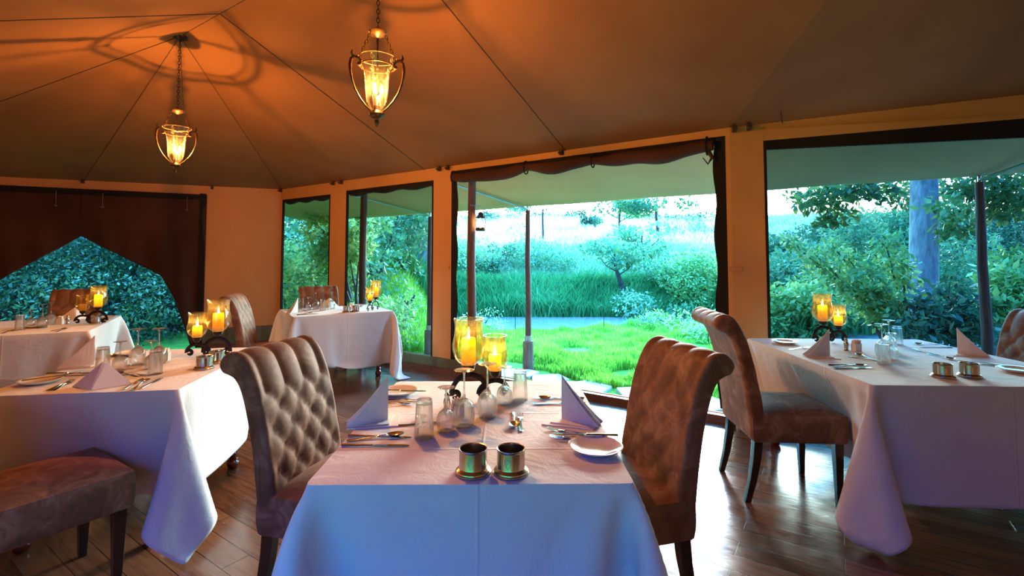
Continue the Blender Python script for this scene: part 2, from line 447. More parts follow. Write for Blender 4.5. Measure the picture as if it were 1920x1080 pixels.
def wall(name, a, b, ztop0, ztop1, holes, mat, th=0.03, out=1):
    """canvas wall from a to b with rectangular holes (s0, s1, z0, z1)"""
    a, b = Vector(a), Vector(b); L = (b - a).length; t = (b - a) / L; nn = Vector((t.y, -t.x)) * out
    ss = sorted({0, L} | {h[0] for h in holes} | {h[1] for h in holes}); ss = [x for x in ss if 0 <= x <= L]
    zs = sorted({0.0, 1.0} | {h[2] for h in holes} | {h[3] for h in holes})
    zs = [z for z in zs if z != 1.0] + ['top']
    mb = MB()
    for i in range(len(ss) - 1):
        for j in range(len(zs) - 1):
            s0, s1 = ss[i], ss[i + 1]
            z0 = zs[j]; z1 = zs[j + 1]
            zc = (z0 + (z1 if z1 != 'top' else 9)) / 2 if z1 != 'top' else z0 + 0.01
            sc = (s0 + s1) / 2
            if any(h[0] < sc < h[1] and h[2] < zc < h[3] for h in holes): continue
            def top(s): return ztop0 + (ztop1 - ztop0) * s / L
            vs = []
            for (s_, z_) in ((s0, z0), (s1, z0), (s1, z1), (s0, z1)):
                zz = top(s_) if z_ == 'top' else z_
                p = a + t * s_; q = p + nn * th
                vs.append((p.x, p.y, zz)); vs.append((q.x, q.y, zz))
            mb.add(vs, [(0, 2, 4, 6), (1, 7, 5, 3), (0, 1, 3, 2), (2, 3, 5, 4), (4, 5, 7, 6), (6, 7, 1, 0)])
    o = mb.build(name, mat, smooth=False); o['kind'] = 'structure'
    return o

def s_on(px, a, t, y=483):
    r = (px - CX) / FPX
    a = Vector(a); # a + t*s, X = r*Y
    return (r * a.y - a.x) / (t.x - r * t.y)
tA = (B0 - C0).normalized(); LA = (B0 - C0).length
tB = (E0 - B0).normalized(); LB = (E0 - B0).length
tL = (L1 - C0).normalized()
s1a, s1b = 0.04, s_on(618, C0, tA)
s2a, s2b = s_on(648, C0, tA), s_on(812, C0, tA)
s3a, s3b = s_on(846, C0, tA), s_on(1364, C0, tA)
s4a, s4b = s_on(1436, B0, tB), LB - 0.25
hA = [(s1a, s1b, 0.15, 2.32), (s2a, s2b, 0.15, 2.345), (s3a, s3b, 0.065, 2.43)]
hB = [(s4a, s4b, 0.15, 2.46)]
wall('wall_right', C0, B0, EAVE, EAVE, hA, M['wall'], out=-1)
wall('wall_right_return', B0, E0, EAVE, 2.68, hB, M['wall'], out=-1)
uL0, uL1 = 1.05, 3.95
wall('wall_left', C0, L1, EAVE, 2.45, [(uL0, uL1, 0.0, 2.337)], M['wall'], out=1)
wall('wall_end', L1, K0, 2.45, 2.2, [], M['wall'], out=1)
kj = (J0 - K0).length
wall('wall_back', K0, J0, 2.2, 2.2, [(kj - 4.0, kj - 1.5, 0.25, 1.85)], M['wall'], out=1)
wall('wall_far_right', J0, E0, 2.2, 2.6, [], M['wall'], out=1)

# ceiling canvas
def tri_grid(mb, a, b, c, n=1):
    mb.add([a, b, c], [(0, 1, 2)])
cm = MB()
def v3(p, z): return Vector((p.x, p.y, z))
eC0, eB0, eE0, eL1, eK0, eJ0 = v3(C0, EAVE), v3(B0, EAVE), v3(E0, 2.67), v3(L1, 2.45), v3(K0, 2.2), v3(J0, 2.2)
eM = v3(C0 + tL * 2.52, 2.473)
def pane(pts):
    mb = cm; mb.add(pts, [tuple(range(len(pts)))])
rB = A0 + Vector((*(d2 * 6.0), 0))
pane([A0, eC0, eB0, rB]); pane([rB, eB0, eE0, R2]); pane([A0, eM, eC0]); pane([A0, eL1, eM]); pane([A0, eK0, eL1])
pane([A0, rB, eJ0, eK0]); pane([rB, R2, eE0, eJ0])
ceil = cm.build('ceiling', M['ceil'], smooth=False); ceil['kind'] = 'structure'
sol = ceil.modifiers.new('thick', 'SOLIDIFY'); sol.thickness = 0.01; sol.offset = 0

def seam(p, q, r=0.004, sag=0.0):
    n = 12; pts = []
    for i in range(n + 1):
        f = i / n; v = Vector(p).lerp(Vector(q), f); v.z -= 0.008 + sag * 4 * f * (1 - f); pts.append(v)
    MB().tube(pts, r, 6).build('seam', M['seam'], ceil)
def ridge_pt(k): return A0 + Vector((*(d2 * k), 0))
for k, s_ in ((0.75, 3.2), (2.75, 5.2)):
    seam(ridge_pt(k), v3(C0 + tA * s_, EAVE))
seam(ridge_pt(4.75), v3(B0 + tB * s_on(1473, B0, tB), 2.515))
for k in (0.75, 2.75, 4.75):
    rp = ridge_pt(k); off = 2.72
    seam(rp, v3(Vector((rp.x, rp.y)) - m2 * off, 3.46 - 0.47 * off + 0.02))
seam(A0, ridge_pt(9), 0.003); seam(A0, eC0, 0.003); seam(A0, eM, 0.003)
seam(A0, Vector((-7.55, 5.3, 2.42)), 0.004); seam(A0, v3(C0 + tL * 1.3, 2.5), 0.0025)
# wall folds sewn at the eave: a canvas valance band under the ceiling edge
def band(name, a, t, s0, s1, z0, z1, off, mat, parent=None, th=0.012, side=-1, seg=1, wav=0.0):
    nn = Vector((t.y, -t.x)) * side
    mb = MB(); n = max(1, seg); vs = []; fs = []
    for i in range(n + 1):
        s_ = s0 + (s1 - s0) * i / n; w = wav * math.sin(i * 2.1) * math.sin(i * .37)
        p = Vector(a) + t * s_ + nn * (off + w); q = p + nn * th
        vs += [(p.x, p.y, z0), (q.x, q.y, z0), (q.x, q.y, z1), (p.x, p.y, z1)]
    for i in range(n):
        for k in range(4):
            fs.append((i * 4 + k, i * 4 + (k + 1) % 4, i * 4 + 4 + (k + 1) % 4, i * 4 + 4 + k))
    fs.append((0, 1, 2, 3)); fs.append((n * 4 + 3, n * 4 + 2, n * 4 + 1, n * 4))
    mb.add(vs, fs)
    return mb.build(name, mat, parent, smooth=False)

# floor : object frame aligned with the planks
fl = bpy.data.objects.new('floor', None)
pts = [C0, B0, E0, J0, K0, L1]
ang = math.atan2(d2.y, d2.x)
def to_local(p):
    c, s = math.cos(-ang), math.sin(-ang); return (p.x * c - p.y * s, p.x * s + p.y * c)
fmb = MB(); lp = [to_local(p) for p in pts]; n = len(lp)
fmb.add([(x, y, 0) for x, y in lp] + [(x, y, -0.12) for x, y in lp], [tuple(range(n)), tuple(range(2 * n - 1, n - 1, -1))] + [(i, (i + 1) % n, n + (i + 1) % n, n + i) for i in range(n)])
fl = fmb.build('floor', M['floor'], smooth=False); fl.rotation_euler = (0, 0, ang); fl['kind'] = 'structure'

# baseboards and the olive canvas skirt
def wedge():
    mb = MB(); nn = Vector((tB.y, -tB.x)) * -1; vs = []
    p, q = B0 + tB * s4a, B0 + tB * s4b
    for off in (0.0, 0.03):
        a_, b_ = p + nn * off, q + nn * off
        vs += [(a_.x, a_.y, 2.365), (b_.x, b_.y, 2.455), (b_.x, b_.y, 2.462), (a_.x, a_.y, 2.462)]
    mb.add(vs, [(0, 1, 2, 3), (7, 6, 5, 4), (0, 4, 5, 1), (1, 5, 6, 2), (2, 6, 7, 3), (3, 7, 4, 0)])
    o_ = mb.build('trim_header', M['wall'], smooth=False); o_['kind'] = 'structure'; o_.location = (-nn.x * .012, -nn.y * .012, 0)
wedge()
o = band('baseboard_right', C0, tA, 0.05, LA, 0.0, 0.06, -0.06, M['board'], th=0.055, side=-1); o['kind'] = 'structure'
o = band('baseboard_far', B0, tB, 0.0, LB, 0.0, 0.06, -0.06, M['board'], th=0.055, side=-1); o['kind'] = 'structure'
o = band('baseboard_left', C0, tL, 0.05, uL0, 0.0, 0.06, -0.06, M['board'], th=0.055, side=1); o['kind'] = 'structure'
o = band('trim_skirt_1', C0, tA, 0.05, s3a + 0.75, 0.05, 0.17, -0.02, M['olive'], th=0.014, side=-1, seg=60, wav=0.006); o['kind'] = 'structure'
o = band('trim_skirt_2', B0, tB, 0.0, LB, 0.05, 0.17, -0.02, M['olive'], th=0.014, side=-1, seg=60, wav=0.006); o['kind'] = 'structure'
o = band('trim_skirt_3', C0, tL, 0.05, uL0, 0.05, 0.30, -0.02, M['olive'], th=0.014, side=1, seg=20, wav=0.006); o['kind'] = 'structure'
# canvas hems around the windows
def window(n, a, t, s0, s1, z0, z1, head, side=-1):
    nn = Vector((t.y, -t.x)) * side
    mb = MB()
    p = Vector(a) + t * s0 + nn * 0.02; q = Vector(a) + t * s1 + nn * 0.02
    mb.add([(p.x, p.y, z0), (q.x, q.y, z0), (q.x, q.y, z1), (p.x, p.y, z1)], [(0, 1, 2, 3)])
    w = mb.build(f'window_{n}', M['screen_dense' if n == 3 else 'screen'], smooth=False); w['kind'] = 'structure'
    fr = MB()
    def bar(sa, sb, za, zb):
        P_ = Vector(a) + t * sa - nn * 0.004; Q_ = Vector(a) + t * sb - nn * 0.004; P2 = P_ + nn * 0.03; Q2 = Q_ + nn * 0.03
        fr.add([(P_.x, P_.y, za), (Q_.x, Q_.y, za), (Q_.x, Q_.y, zb), (P_.x, P_.y, zb), (P2.x, P2.y, za), (Q2.x, Q2.y, za), (Q2.x, Q2.y, zb), (P2.x, P2.y, zb)],
               [(0, 1, 2, 3), (7, 6, 5, 4), (0, 4, 5, 1), (1, 5, 6, 2), (2, 6, 7, 3), (3, 7, 4, 0)])
    b = 0.022
    bar(s0, s0 + b, z0, z1); bar(s1 - b, s1, z0, z1); bar(s0 + b, s1 - b, z0, z0 + b); bar(s0 + b, s1 - b, z1 - head, z1)
    fr.build('window_frame', M['black'], w, smooth=False)
    # rolled blind tube behind the header
    r0 = Vector(a) + t * (s0 + .02) + nn * 0.07; r1 = Vector(a) + t * (s1 - .02) + nn * 0.07
    tb = MB(); tb.tube([(r0.lerp(r1, i / 14).x, r0.lerp(r1, i / 14).y, z1 - head * .6 - .015 * math.sin(i * 1.3)) for i in range(15)], 0.035, 10)
    tb.build('rolled_blind', M['flap'], w)
    return w
window(1, C0, tA, s1a, s1b, 0.15, 2.32, 0.05)
window(2, C0, tA, s2a, s2b, 0.15, 2.345, 0.06)
window(3, B0, tB, s4a, s4b, 0.15, 2.46, 0.17)
# main opening: black zip strips on both sides and above
def zipframe():
    w = band('door_1', C0, tA, s3a, s3b, 2.36, 2.43, 0.0, M['black'], th=0.02, side=-1, seg=30, wav=0.004); w['kind'] = 'structure'
    nn = Vector((tA.y, -tA.x)) * -1
    def strip_(s0, wid, ph):
        mb = MB(); vs = []; fs = []; n = 30
        for i in range(n + 1):
            z = 0.10 + (2.36 - 0.10) * i / n; k = 0.012 * math.sin(i * .8 + ph)
            pa = C0 + tA * (s0 + (k if ph else 0)) ; pb = C0 + tA * (s0 + wid + (0 if ph else k))
            for p in (pa, pb): vs.append((p.x, p.y, z))
            for p in (pb, pa): q = p + nn * 0.015; vs.append((q.x, q.y, z))
        for i in range(n):
            for k in range(4): fs.append((i * 4 + k, i * 4 + (k + 1) % 4, i * 4 + 4 + (k + 1) % 4, i * 4 + 4 + k))
        fs += [(0, 1, 2, 3), (n * 4 + 3, n * 4 + 2, n * 4 + 1, n * 4)]
        mb.add(vs, fs); return mb
    strip_(s3a, 0.085, 0).build('zip_strip', M['black'], w)
    strip_(s3b - 0.095, 0.095, 1.7).build('zip_strip', M['black'], w)
zipframe()
# rolled up screen across the opening
rs_ = thing('rolled_screen', 'dark rolled-up canvas screen sagging along the top of the wide open doorway', 'rolled screen')
NR = 60; pts = []; rad = []
for i in range(NR + 1):
    f = i / NR; s_ = s3a + 0.07 + (s3b - s3a - 0.16) * f
    p = C0 + tA * s_ + Vector((-0.0, 0)) - m2 * 0.05
    ties = min(abs(f - k) for k in (0.0, 0.36, 0.62, 1.0))
    sag = 0.030 * min(1, ties * 7) + 0.01 * math.sin(f * 31)
    pts.append((p.x, p.y, 2.345 - sag)); rad.append(0.042 + 0.026 * min(1, ties * 9) + 0.005 * math.sin(f * 47))
MB().tube(pts, rad, 14).build('roll', M['flap'], rs_)
for k in (0.36, 0.62, 0.985, 0.015):
    i = int(k * NR); c = Vector(pts[i]); ring = [c + Vector((d2.y * 0, 0, 0)) + Vector((m2.x, m2.y, 0)) * math.cos(a) * (rad[i] + .004) + Vector((0, 0, 1)) * math.sin(a) * (rad[i] + .03) for a in [j * 2 * PI / 16 for j in range(16)]]
    MB().tube(ring, 0.007, 6, closed=True).build('strap', M['black'], rs_)
c = Vector(pts[-2])
MB().tube([c + Vector((0, 0, -0.02)), c + Vector((.03, -.03, -.11)), c + Vector((.0, -.01, -.16)), c + Vector((-.03, .02, -.10))], [0.02, .016, .008, .004], 8).build('loose_end', M['flap'], rs_)

# eave tabs
tabk = MB().box(-.018, .018, -.02, .02, -.055, 0).add([(-.02, .01, -.05), (.02, .01, -.05), (.015, -.05, -.045), (-.015, -.05, -.045), (-.02, .01, -.03), (.02, .01, -.03), (.015, -.05, -.03), (-.015, -.05, -.03)], [(0, 1, 2, 3), (7, 6, 5, 4), (0, 4, 5, 1), (1, 5, 6, 2), (2, 6, 7, 3), (3, 7, 4, 0)]).build('eave_toggle', M['seam'], smooth=False, bevel=.004)
tag(tabk, 'x', 'toggle'); tabK = Kind(tabk)
for px, a, t, z, lab in ((1056, C0, tA, 2.5, 'single small dark toggle on the eave above the middle of the wide doorway'),
        (1372, B0, tB, 2.5, 'left toggle of the pair on the eave above the column right of the doorway'),
        (1408, B0, tB, 2.51, 'right toggle of the pair on the eave above the column right of the doorway'),
        (826, C0, tA, 2.5, 'left toggle of the pair on the eave above the column left of the doorway'),
        (842, C0, tA, 2.5, 'right toggle of the pair on the eave above the column left of the doorway'),
        (626, C0, tA, 2.5, 'left toggle of the pair on the eave above the column between the narrow windows'),
        (641, C0, tA, 2.5, 'right toggle of the pair on the eave above the column between the narrow windows'),
        (152, C0, tL, 2.48, 'toggle on the left wall eave above the peak of the dark parted flaps'),
        (395, C0, tL, 2.49, 'toggle on the left wall eave just right of the dark parted flaps'),
        (521, C0, tA, 2.5, 'toggle on the eave in the far corner of the tent')):
    s_ = max(0.03, s_on(px, a, t)); p = Vector(a) + t * s_
    inn = Vector((t.y, -t.x)) * (1 if t is not tL else -1)
    p = p + inn * 0.035
    tabK.put((p.x, p.y, z), math.atan2(inn.y, inn.x) + PI / 2, lab, 'toggles along the eave')

for sA, a_, t__, z_, lb_ in ((s_on(1378, B0, tB), B0, tB, 1.28, 'small stitched canvas patch on the column right of the doorway'), (s_on(838, C0, tA), C0, tA, 1.26, 'small stitched canvas patch on the column left of the doorway')):
    o = band('canvas_patch', a_, t__, sA - .045, sA + .045, z_ - .02, z_ + .02, -.014, M['wall'], th=.012, side=-1); tag(o, lb_, 'canvas patch', 'stitched patches on the columns')
# dark flaps parted over the left opening
def flap(name, label, ua, ub, zb):
    n = 70; mrow = 26; V = []; F = []; nn = Vector((tL.y, -tL.x)) * -1
    for i in range(n + 1):
        u = ua + (ub - ua) * i / n; zlow = zb(u)
        for j in range(mrow + 1):
            f = j / mrow; z = 2.345 + (zlow - 2.345) * f
            w = 0.012 * math.sin(u * 19 + f * 3) * f + 0.02 * math.sin(u * 7 + 1 + f * 4) * f + 0.02
            p = C0 + tL * u + nn * w
            V.append((p.x, p.y, z))
    for i in range(n):
        for j in range(mrow):
            a = i * (mrow + 1) + j; F.append((a, a + 1, a + mrow + 2, a + mrow + 1))
    o = np_mesh(name, V, F, M['flap'], smooth=True)
    s_ = o.modifiers.new('thick', 'SOLIDIFY'); s_.thickness = 0.008
    return tag(o, label, 'tent flap', 'dark flaps parted over the left opening')
def interp(u, pts):
    for (a, za), (b, zb_) in zip(pts, pts[1:]):
        if a <= u <= b: return za + (zb_ - za) * (u - a) / (b - a)
    return pts[-1][1]
fr_ = flap('tent_flap', 'dark brown tent flap drawn to the right of the peaked left opening', uL0 - .02, 2.54, lambda u: interp(u, [(1.0, 0.03), (1.19, 0.05), (1.25, .30), (1.40, .75), (1.577, 1.11), (2.52, 1.68), (2.6, 1.68)]))
flap('tent_flap', 'dark brown tent flap drawn to the left of the peaked left opening', 2.50, uL1 + .02, lambda u: interp(u, [(2.4, 1.69), (2.52, 1.68), (3.50, 0.96), (3.65, .5), (3.8, .05), (4.2, 0.03)]))
bw = band('trim_left_border', C0, tL, uL0 - .01, uL0 + .075, 0.02, 2.36, -0.03, M['black'], th=0.02, side=1, seg=4); bw['kind'] = 'structure'
bw = band('trim_left_header', C0, tL, uL0 - .01, uL1, 2.26, 2.345, -0.035, M['black'], th=0.02, side=1, seg=4); bw['kind'] = 'structure'
cdk = MB().tube([(0, 0, 0), (0.003, 0, -.09), (-.002, 0, -.2)], .004, 6).tube([(-.02, 0, -.2), (0, 0, -.215), (.02, 0, -.195)], .006, 6).build('hanging_tie', M['sleeve']); tag(cdk, 'x', 'tie cord'); ck = Kind(cdk)
for px, lab in ((105, 'short tie cord hanging left of the peak on the dark flap'), (192, 'short tie cord hanging just right of the peak on the dark flap'), (350, 'short tie cord hanging near the right border of the dark flap')):
    u = s_on(px, C0, tL); p = C0 + tL * u + Vector((tL.y, -tL.x)) * -0.07
    ck.put((p.x, p.y, 2.30), math.atan2(tL.y, tL.x), lab, 'tie cords on the dark flap')

# awning outside with poles and struts
def edge(t): return m2 * 6.29 + d2 * t
nA = 60; V = []; F = []
for i in range(nA + 1):
    t_ = -9.5 + 15.5 * i / nA
    for j in range(9):
        f = j / 8; p = m2 * (4.53 + f * 1.78) + d2 * t_
        z = 2.46 - 0.29 * f - 0.03 * math.sin(PI * f) - (0.012 * abs(math.sin(t_ * 1.57)) if j > 4 else 0) * f
        if t_ > -.9: p = m2 * (4.53 + f * 1.78 + (1 - f) * min(1.3, (t_ + .9) * 0.37 + .03)) + d2 * t_
        V.append((p.x, p.y, z))
for i in range(nA):
    for j in range(8):
        a = i * 9 + j; F.append((a, a + 1, a + 10, a + 9))
aw = np_mesh('canvas_awning', V, F, M['awning'], smooth=True); so = aw.modifiers.new('t', 'SOLIDIFY'); so.thickness = 0.008
tag(aw, 'khaki canvas awning stretched outside above the windows and doorway', 'awning')
def awning_pole(px, ytop, lab, sleeve, side=-.25):
    r = (px - CX) / FPX; Y = 6.29 / (0.832 + 0.555 * r); X = r * Y
    t_ = thing('awning_pole', lab, 'pole', (X, Y, -0.30), 0, 'timber poles holding the outer edge of the awning')
    MB().tube([(0, 0, 0.40), (0.006, 0, 1.0), (-.006, .004, 1.6), (0, 0, 2.40)], [.046, .044, .040, .034], 12).build('pole', M['pole'], t_)
    MB().tube([(0, 0, -0.02), (0, 0, .42)], [.085, .08], 14).build('pole_sleeve', M['sleeve'], t_)
    MB().tube([(0, 0, .40), (0, 0, .50)], [.052, .052], 12).build('collar', M['metalbar'], t_)
    MB().tube([(0, 0, 2.36), (0, 0, 2.47)], [.014, .014], 8).build('top_pin', M['metalbar'], t_)
    p = Vector((X, Y)); q = p - m2 * (1.7 if side < 0 else .75) + d2 * side
    MB().tube([(0, 0, 2.42), (q.x - X, q.y - Y, 2.67 if side < 0 else 2.56)], .014, 8).build('strut', M['metalbar'], t_)
awning_pole(990, 385, 'slim dark timber pole in a thick wooden sleeve, seen through the doorway', 1)
awning_pole(1842, 330, 'dark timber awning pole outside the right-hand window', 1, .45)
awning_pole(806, 400, 'dark timber awning pole at the right edge of the second narrow window', 1)
def tent_pole(px, lab):
    s_ = s_on(px, C0, tA); p = C0 + tA * s_ + m2 * 0.16
    t_ = thing('tent_pole', lab, 'pole', (p.x, p.y, -0.30), 0, 'rough tent poles just outside the canvas wall')
    MB().tube([(0, 0, -.02), (.01, 0, .7), (-.01, .004, 1.6), (0, 0, 2.62)], [.058, .055, .052, .046], 14).build('pole', M['pole'], t_)
    MB().tube([(0, 0, 2.60), (0, 0, 2.72)], [.025, .025], 10).build('top_pin', M['metalbar'], t_)
    return p
tp = tent_pole(869, 'rough brown pole just inside the left edge of the doorway, lantern beside it')
tent_pole(664, 'rough brown pole at the left side of the second narrow window')
# lantern hanging by the pole
lp_ = tp + d2 * 0.13; 
lan = thing('hurricane_lantern', 'small lit metal lantern hanging from the brown pole in the doorway', 'lantern', (lp_.x, lp_.y, 1.70))
MB().lathe([(0, 0), (.055, 0), (.06, .012), (.058, .035), (.03, .045), (0, .045)], 18).build('tank', M['iron'], lan)
MB().lathe([(.03, .045), (.045, .075), (.048, .11), (.036, .15), (.03, .16)], 18).build('globe', M['lampglass'], lan)
MB().lathe([(.045, .155), (.05, .165), (.03, .19), (.034, .20), (.02, .225), (0, .23)], 18).build('chimney_cap', M['iron'], lan)
MB().tube([(-.05, 0, .03), (-.062, 0, .1), (-.05, 0, .19)], .005, 6).build('side_bar', M['bronze'], lan); MB().tube([(.05, 0, .03), (.062, 0, .1), (.05, 0, .19)], .005, 6).build('side_bar', M['bronze'], lan)
MB().tube([(-.045, 0, .19), (-.05, 0, .26), (0, 0, .30), (.05, 0, .26), (.045, 0, .19)], .003, 6).tube([(0, 0, .30), (-.06, 0, .305), (-.13, 0.0, .31)], .004, 6).build('handle', M['metalbar'], lan)
MB().lathe([(0, .06), (.016, .075), (.020, .09), (.010, .125), (0, .145)], 10).build('flame', M['bulb'], lan)

def point(name, loc, col, w, r, parent=None):
    l = bpy.data.lights.new(name, 'POINT'); l.color = col; l.energy = w; l.shadow_soft_size = r
    o = bpy.data.objects.new(name, l); C.objects.link(o); o.location = loc
    if parent: o.parent = parent
    return o
point('lantern_light', (lp_.x, lp_.y, 1.80), (1, .55, .2), 3, .01)

# ------------------------------------------------------------------ dining chair
def chair_proto():
    t = thing('dining_chair', 'x', 'chair')
    W = 0.235
    # seat: padded box with domed top and rounded edges
    nx, ny = 18, 16; x0, x1 = -.235, .275; V = []; F = []
    bm = MB()
    prof = []
    for i in range(nx + 1):
        for j in range(ny + 1):
            u = i / nx * 2 - 1; v = j / ny * 2 - 1
            dome = .028 * (1 - u ** 4) * (1 - v ** 4)
            V.append((x0 + (x1 - x0) * i / nx, v * W, .475 + dome))
    for i in range(nx):
        for j in range(ny):
            a = i * (ny + 1) + j; F.append((a, a + ny + 1, a + ny + 2, a + 1))
    per = [(i, 0) for i in range(nx)] + [(nx, j) for j in range(ny)] + [(nx - i, ny) for i in range(nx)] + [(0, ny - j) for j in range(ny)]
    base = len(V)
    levels = [(.445, 1.012), (.40, 1.014), (.365, 1.008), (.335, .99), (.325, .96)]
    for z, s_ in levels:
        for (i, j) in per:
            x, y, _ = V[i * (ny + 1) + j]; cx = (x0 + x1) / 2
            V.append((cx + (x - cx) * s_, y * s_, z))
    npn = len(per); prev = [i * (ny + 1) + j for i, j in per]
    for l in range(len(levels)):
        cur = [base + l * npn + k for k in range(npn)]
        for k in range(npn): F.append((prev[k], cur[k], cur[(k + 1) % npn], prev[(k + 1) % npn]))
        prev = cur
    bm.add(V, F); bm.add([V[i] for i in prev], [tuple(range(npn))])
    st = bm.build('seat', M['velvet'], t, auto=60)
    bpcoords = [(x1 + .004, y, .405) for y in (-W, W)]
    # backrest: side profile swept across, tufted on the front
    front = []
    import bisect
    ctrl = [(-.165, .43), (-.172, .52), (-.190, .62), (-.210, .72), (-.235, .82), (-.265, .90), (-.300, .965), (-.338, 1.0), (-.385, 1.008),
            (-.422, .988), (-.436, .955), (-.420, .925), (-.392, .915), (-.362, .90), (-.335, .86), (-.308, .78), (-.285, .68), (-.265, .56), (-.25, .44), (-.24, .34), (-.20, .335), (-.17, .36)]
    # Catmull-Rom sample of the closed loop
    P = [Vector((a, b)) for a, b in ctrl]; K = len(P); loop = []; tt = []
    SUBD = 5
    for i in range(K):
        p0, p1, p2, p3 = P[i - 1], P[i], P[(i + 1) % K], P[(i + 2) % K]
        for q in range(SUBD):
            f = q / SUBD
            loop.append(.5 * ((2 * p1) + (p2 - p0) * f + (2 * p0 - 5 * p1 + 4 * p2 - p3) * f * f + (3 * p1 - 3 * p2 + p3 - p0) * f ** 3)); tt.append(i + f)
    n = len(loop); NY = 44; V = []; F = []
    nrm = []
    for i in range(n):
        tg = (loop[(i + 1) % n] - loop[i - 1]).normalized(); nrm.append(Vector((tg.y, -tg.x)))
    area = sum(loop[i].x * loop[(i + 1) % n].y - loop[(i + 1) % n].x * loop[i].y for i in range(n))
    if area < 0: nrm = [-v for v in nrm]
    slen = [0]
    for i in range(1, n): slen.append(slen[-1] + (loop[i] - loop[i - 1]).length)
    DY, DS, S0 = .060, .078, .05
    buttons = []
    def depth(y, s_, tval):
        if tval > 9.5: return 0
        r0, r1 = 1, 6
        top_s = S0 + DS * 5.0
        if s_ < top_s:
            a = (y / DY + (s_ - S0) / DS) / 2; b = (y / DY - (s_ - S0) / DS) / 2
            h = (abs(math.sin(PI * a)) * abs(math.sin(PI * b))) ** .30
            dd = -.019 * (1 - h) * min(1, max(0, s_ / .06))
        else:
            k = abs(math.cos(PI * y / (2 * DY))) ** .4
            fade = max(0, 1 - (s_ - top_s) / .30)
            dd = -(.010 + .014 * fade) * (1 - k) * max(0.15, 1 if tval < 8 else (9.5 - tval) / 1.5)
            a = 0
        edge_ = min(1, (W - abs(y)) / .055)
        return dd * max(0, edge_)
    er = .022
    for j in range(-4, NY + 5):
        if j < 0:
            f = (j + 4) / 4; yy = -W + er * (1 - math.cos(f * PI / 2)) * 1.0; ins = er * (1 - math.sin(f * PI / 2)); yy = -W + (er * (1 - math.cos(f * PI / 2)) if f < 1 else er)
        elif j > NY:
            f = (NY + 4 - j) / 4; ins = er * (1 - math.sin(f * PI / 2)); yy = W - (er * (1 - math.cos(f * PI / 2)))
        else:
            ins = 0; yy = (-W + er) + (2 * W - 2 * er) * j / NY
        for i in range(n):
            dsp = depth(yy, slen[i], tt[i]) - ins
            p = loop[i] + nrm[i] * dsp
            V.append((p.x, yy, p.y))
    tot = NY + 9
    for j in range(tot - 1):
        for i in range(n):
            a = j * n + i; b = j * n + (i + 1) % n; F.append((a, b, b + n, a + n))
    F.append(tuple(range(n))); F.append(tuple((tot - 1) * n + i for i in range(n))[::-1])
    bb = MB(); bb.add(V, F); bk = bb.build('backrest', M['velvet'], t, auto=75)
    # covered buttons
    for rrow in range(1, 6):
        s_ = S0 + DS * rrow
        i = min(range(n), key=lambda q: abs(slen[q] - s_) if tt[q] < 9 else 9)
        ks = [k for k in range(-4, 5) if (k + rrow) % 2 == 0 and abs(k * DY) < W - .03]
        for k in ks:
            p = loop[i] + nrm[i] * -.021
            bt = MB().lathe([(0, .004), (.005, .0035), (.008, 0), (.008, -.004)], 10)
            o = bt.build('button', M['velvet'], t); o.location = (p.x, k * DY, p.y); o.rotation_euler = (0, PI / 2 - .2, 0)
    for sx, sy in ((1, 1), (1, -1)):
        mb = MB(); a = .022
        z0, z1 = 0, .34
        cx, cy = .235, sy * (W - .035)
        vs = []
        for z, h in ((0, .0145), (.34, .024)):
            vs += [(cx - h, cy - h, z), (cx + h, cy - h, z), (cx + h, cy + h, z), (cx - h, cy + h, z)]
        mb.add(vs, [(3, 2, 1, 0), (4, 5, 6, 7), (0, 1, 5, 4), (1, 2, 6, 5), (2, 3, 7, 6), (3, 0, 4, 7)])
        mb.build('leg', M['legwood'], t, smooth=False, bevel=.003)
    for sy in (1, -1):
        vs = []; cy = sy * (W - .035); fs = []
        lv = [(0, -.265, .016), (.12, -.232, .019), (.24, -.210, .022), (.34, -.20, .024)]
        for z, cx, h in lv: vs += [(cx - h, cy - h, z), (cx + h, cy - h, z), (cx + h, cy + h, z), (cx - h, cy + h, z)]
        for i in range(3):
            for k in range(4): fs.append((i * 4 + k, i * 4 + (k + 1) % 4, i * 4 + 4 + (k + 1) % 4, i * 4 + 4 + k))
        fs += [(3, 2, 1, 0), (12, 13, 14, 15)]
        MB().add(vs, fs).build('leg', M['legwood'], t, smooth=False, bevel=.003)
    return t
chairK = Kind(chair_proto())
CHAIRS = {}
def chair(key, x, y, deg, label, group='tufted velvet dining chairs'):
    CHAIRS[key] = (x, y, R(deg)); o_ = chairK.put((x, y, 0), R(deg), label, group)
    if key == 'r_left': o_.scale = (1, 1, 1.045)
chair('c_left', -.685, 2.06, -13, 'brown tufted velvet chair left of the centre table, scrolled top leaning left')
chair('c_right', .395, 2.02, 195, 'brown tufted velvet chair right of the centre table, back leaning right')
chair('r_left', 1.61, 2.99, -4, 'brown velvet chair seen side-on left of the right table, white window light on its back')
chair('front_left', -1.95, 2.00, 57, 'velvet chair cut by the left frame edge, its seat in front of the left table')
chair('m_left', -2.47, 5.0, 14, 'tufted velvet chair behind the left table, facing the table by the narrow windows')
chair('m_back', -2.34, 6.08, -56, 'plain brown chair back standing behind the table by the narrow windows')
chair('b_back', -5.00, 5.48, -61, 'dark brown chair behind the far left table, against the peaked opening')
chair('l_far', -3.62, 3.42, 10, 'velvet chair tucked between the left table and the far left table')
chair('r_right', 3.33, 3.36, 178, 'dark brown chair at the right frame edge by the window')

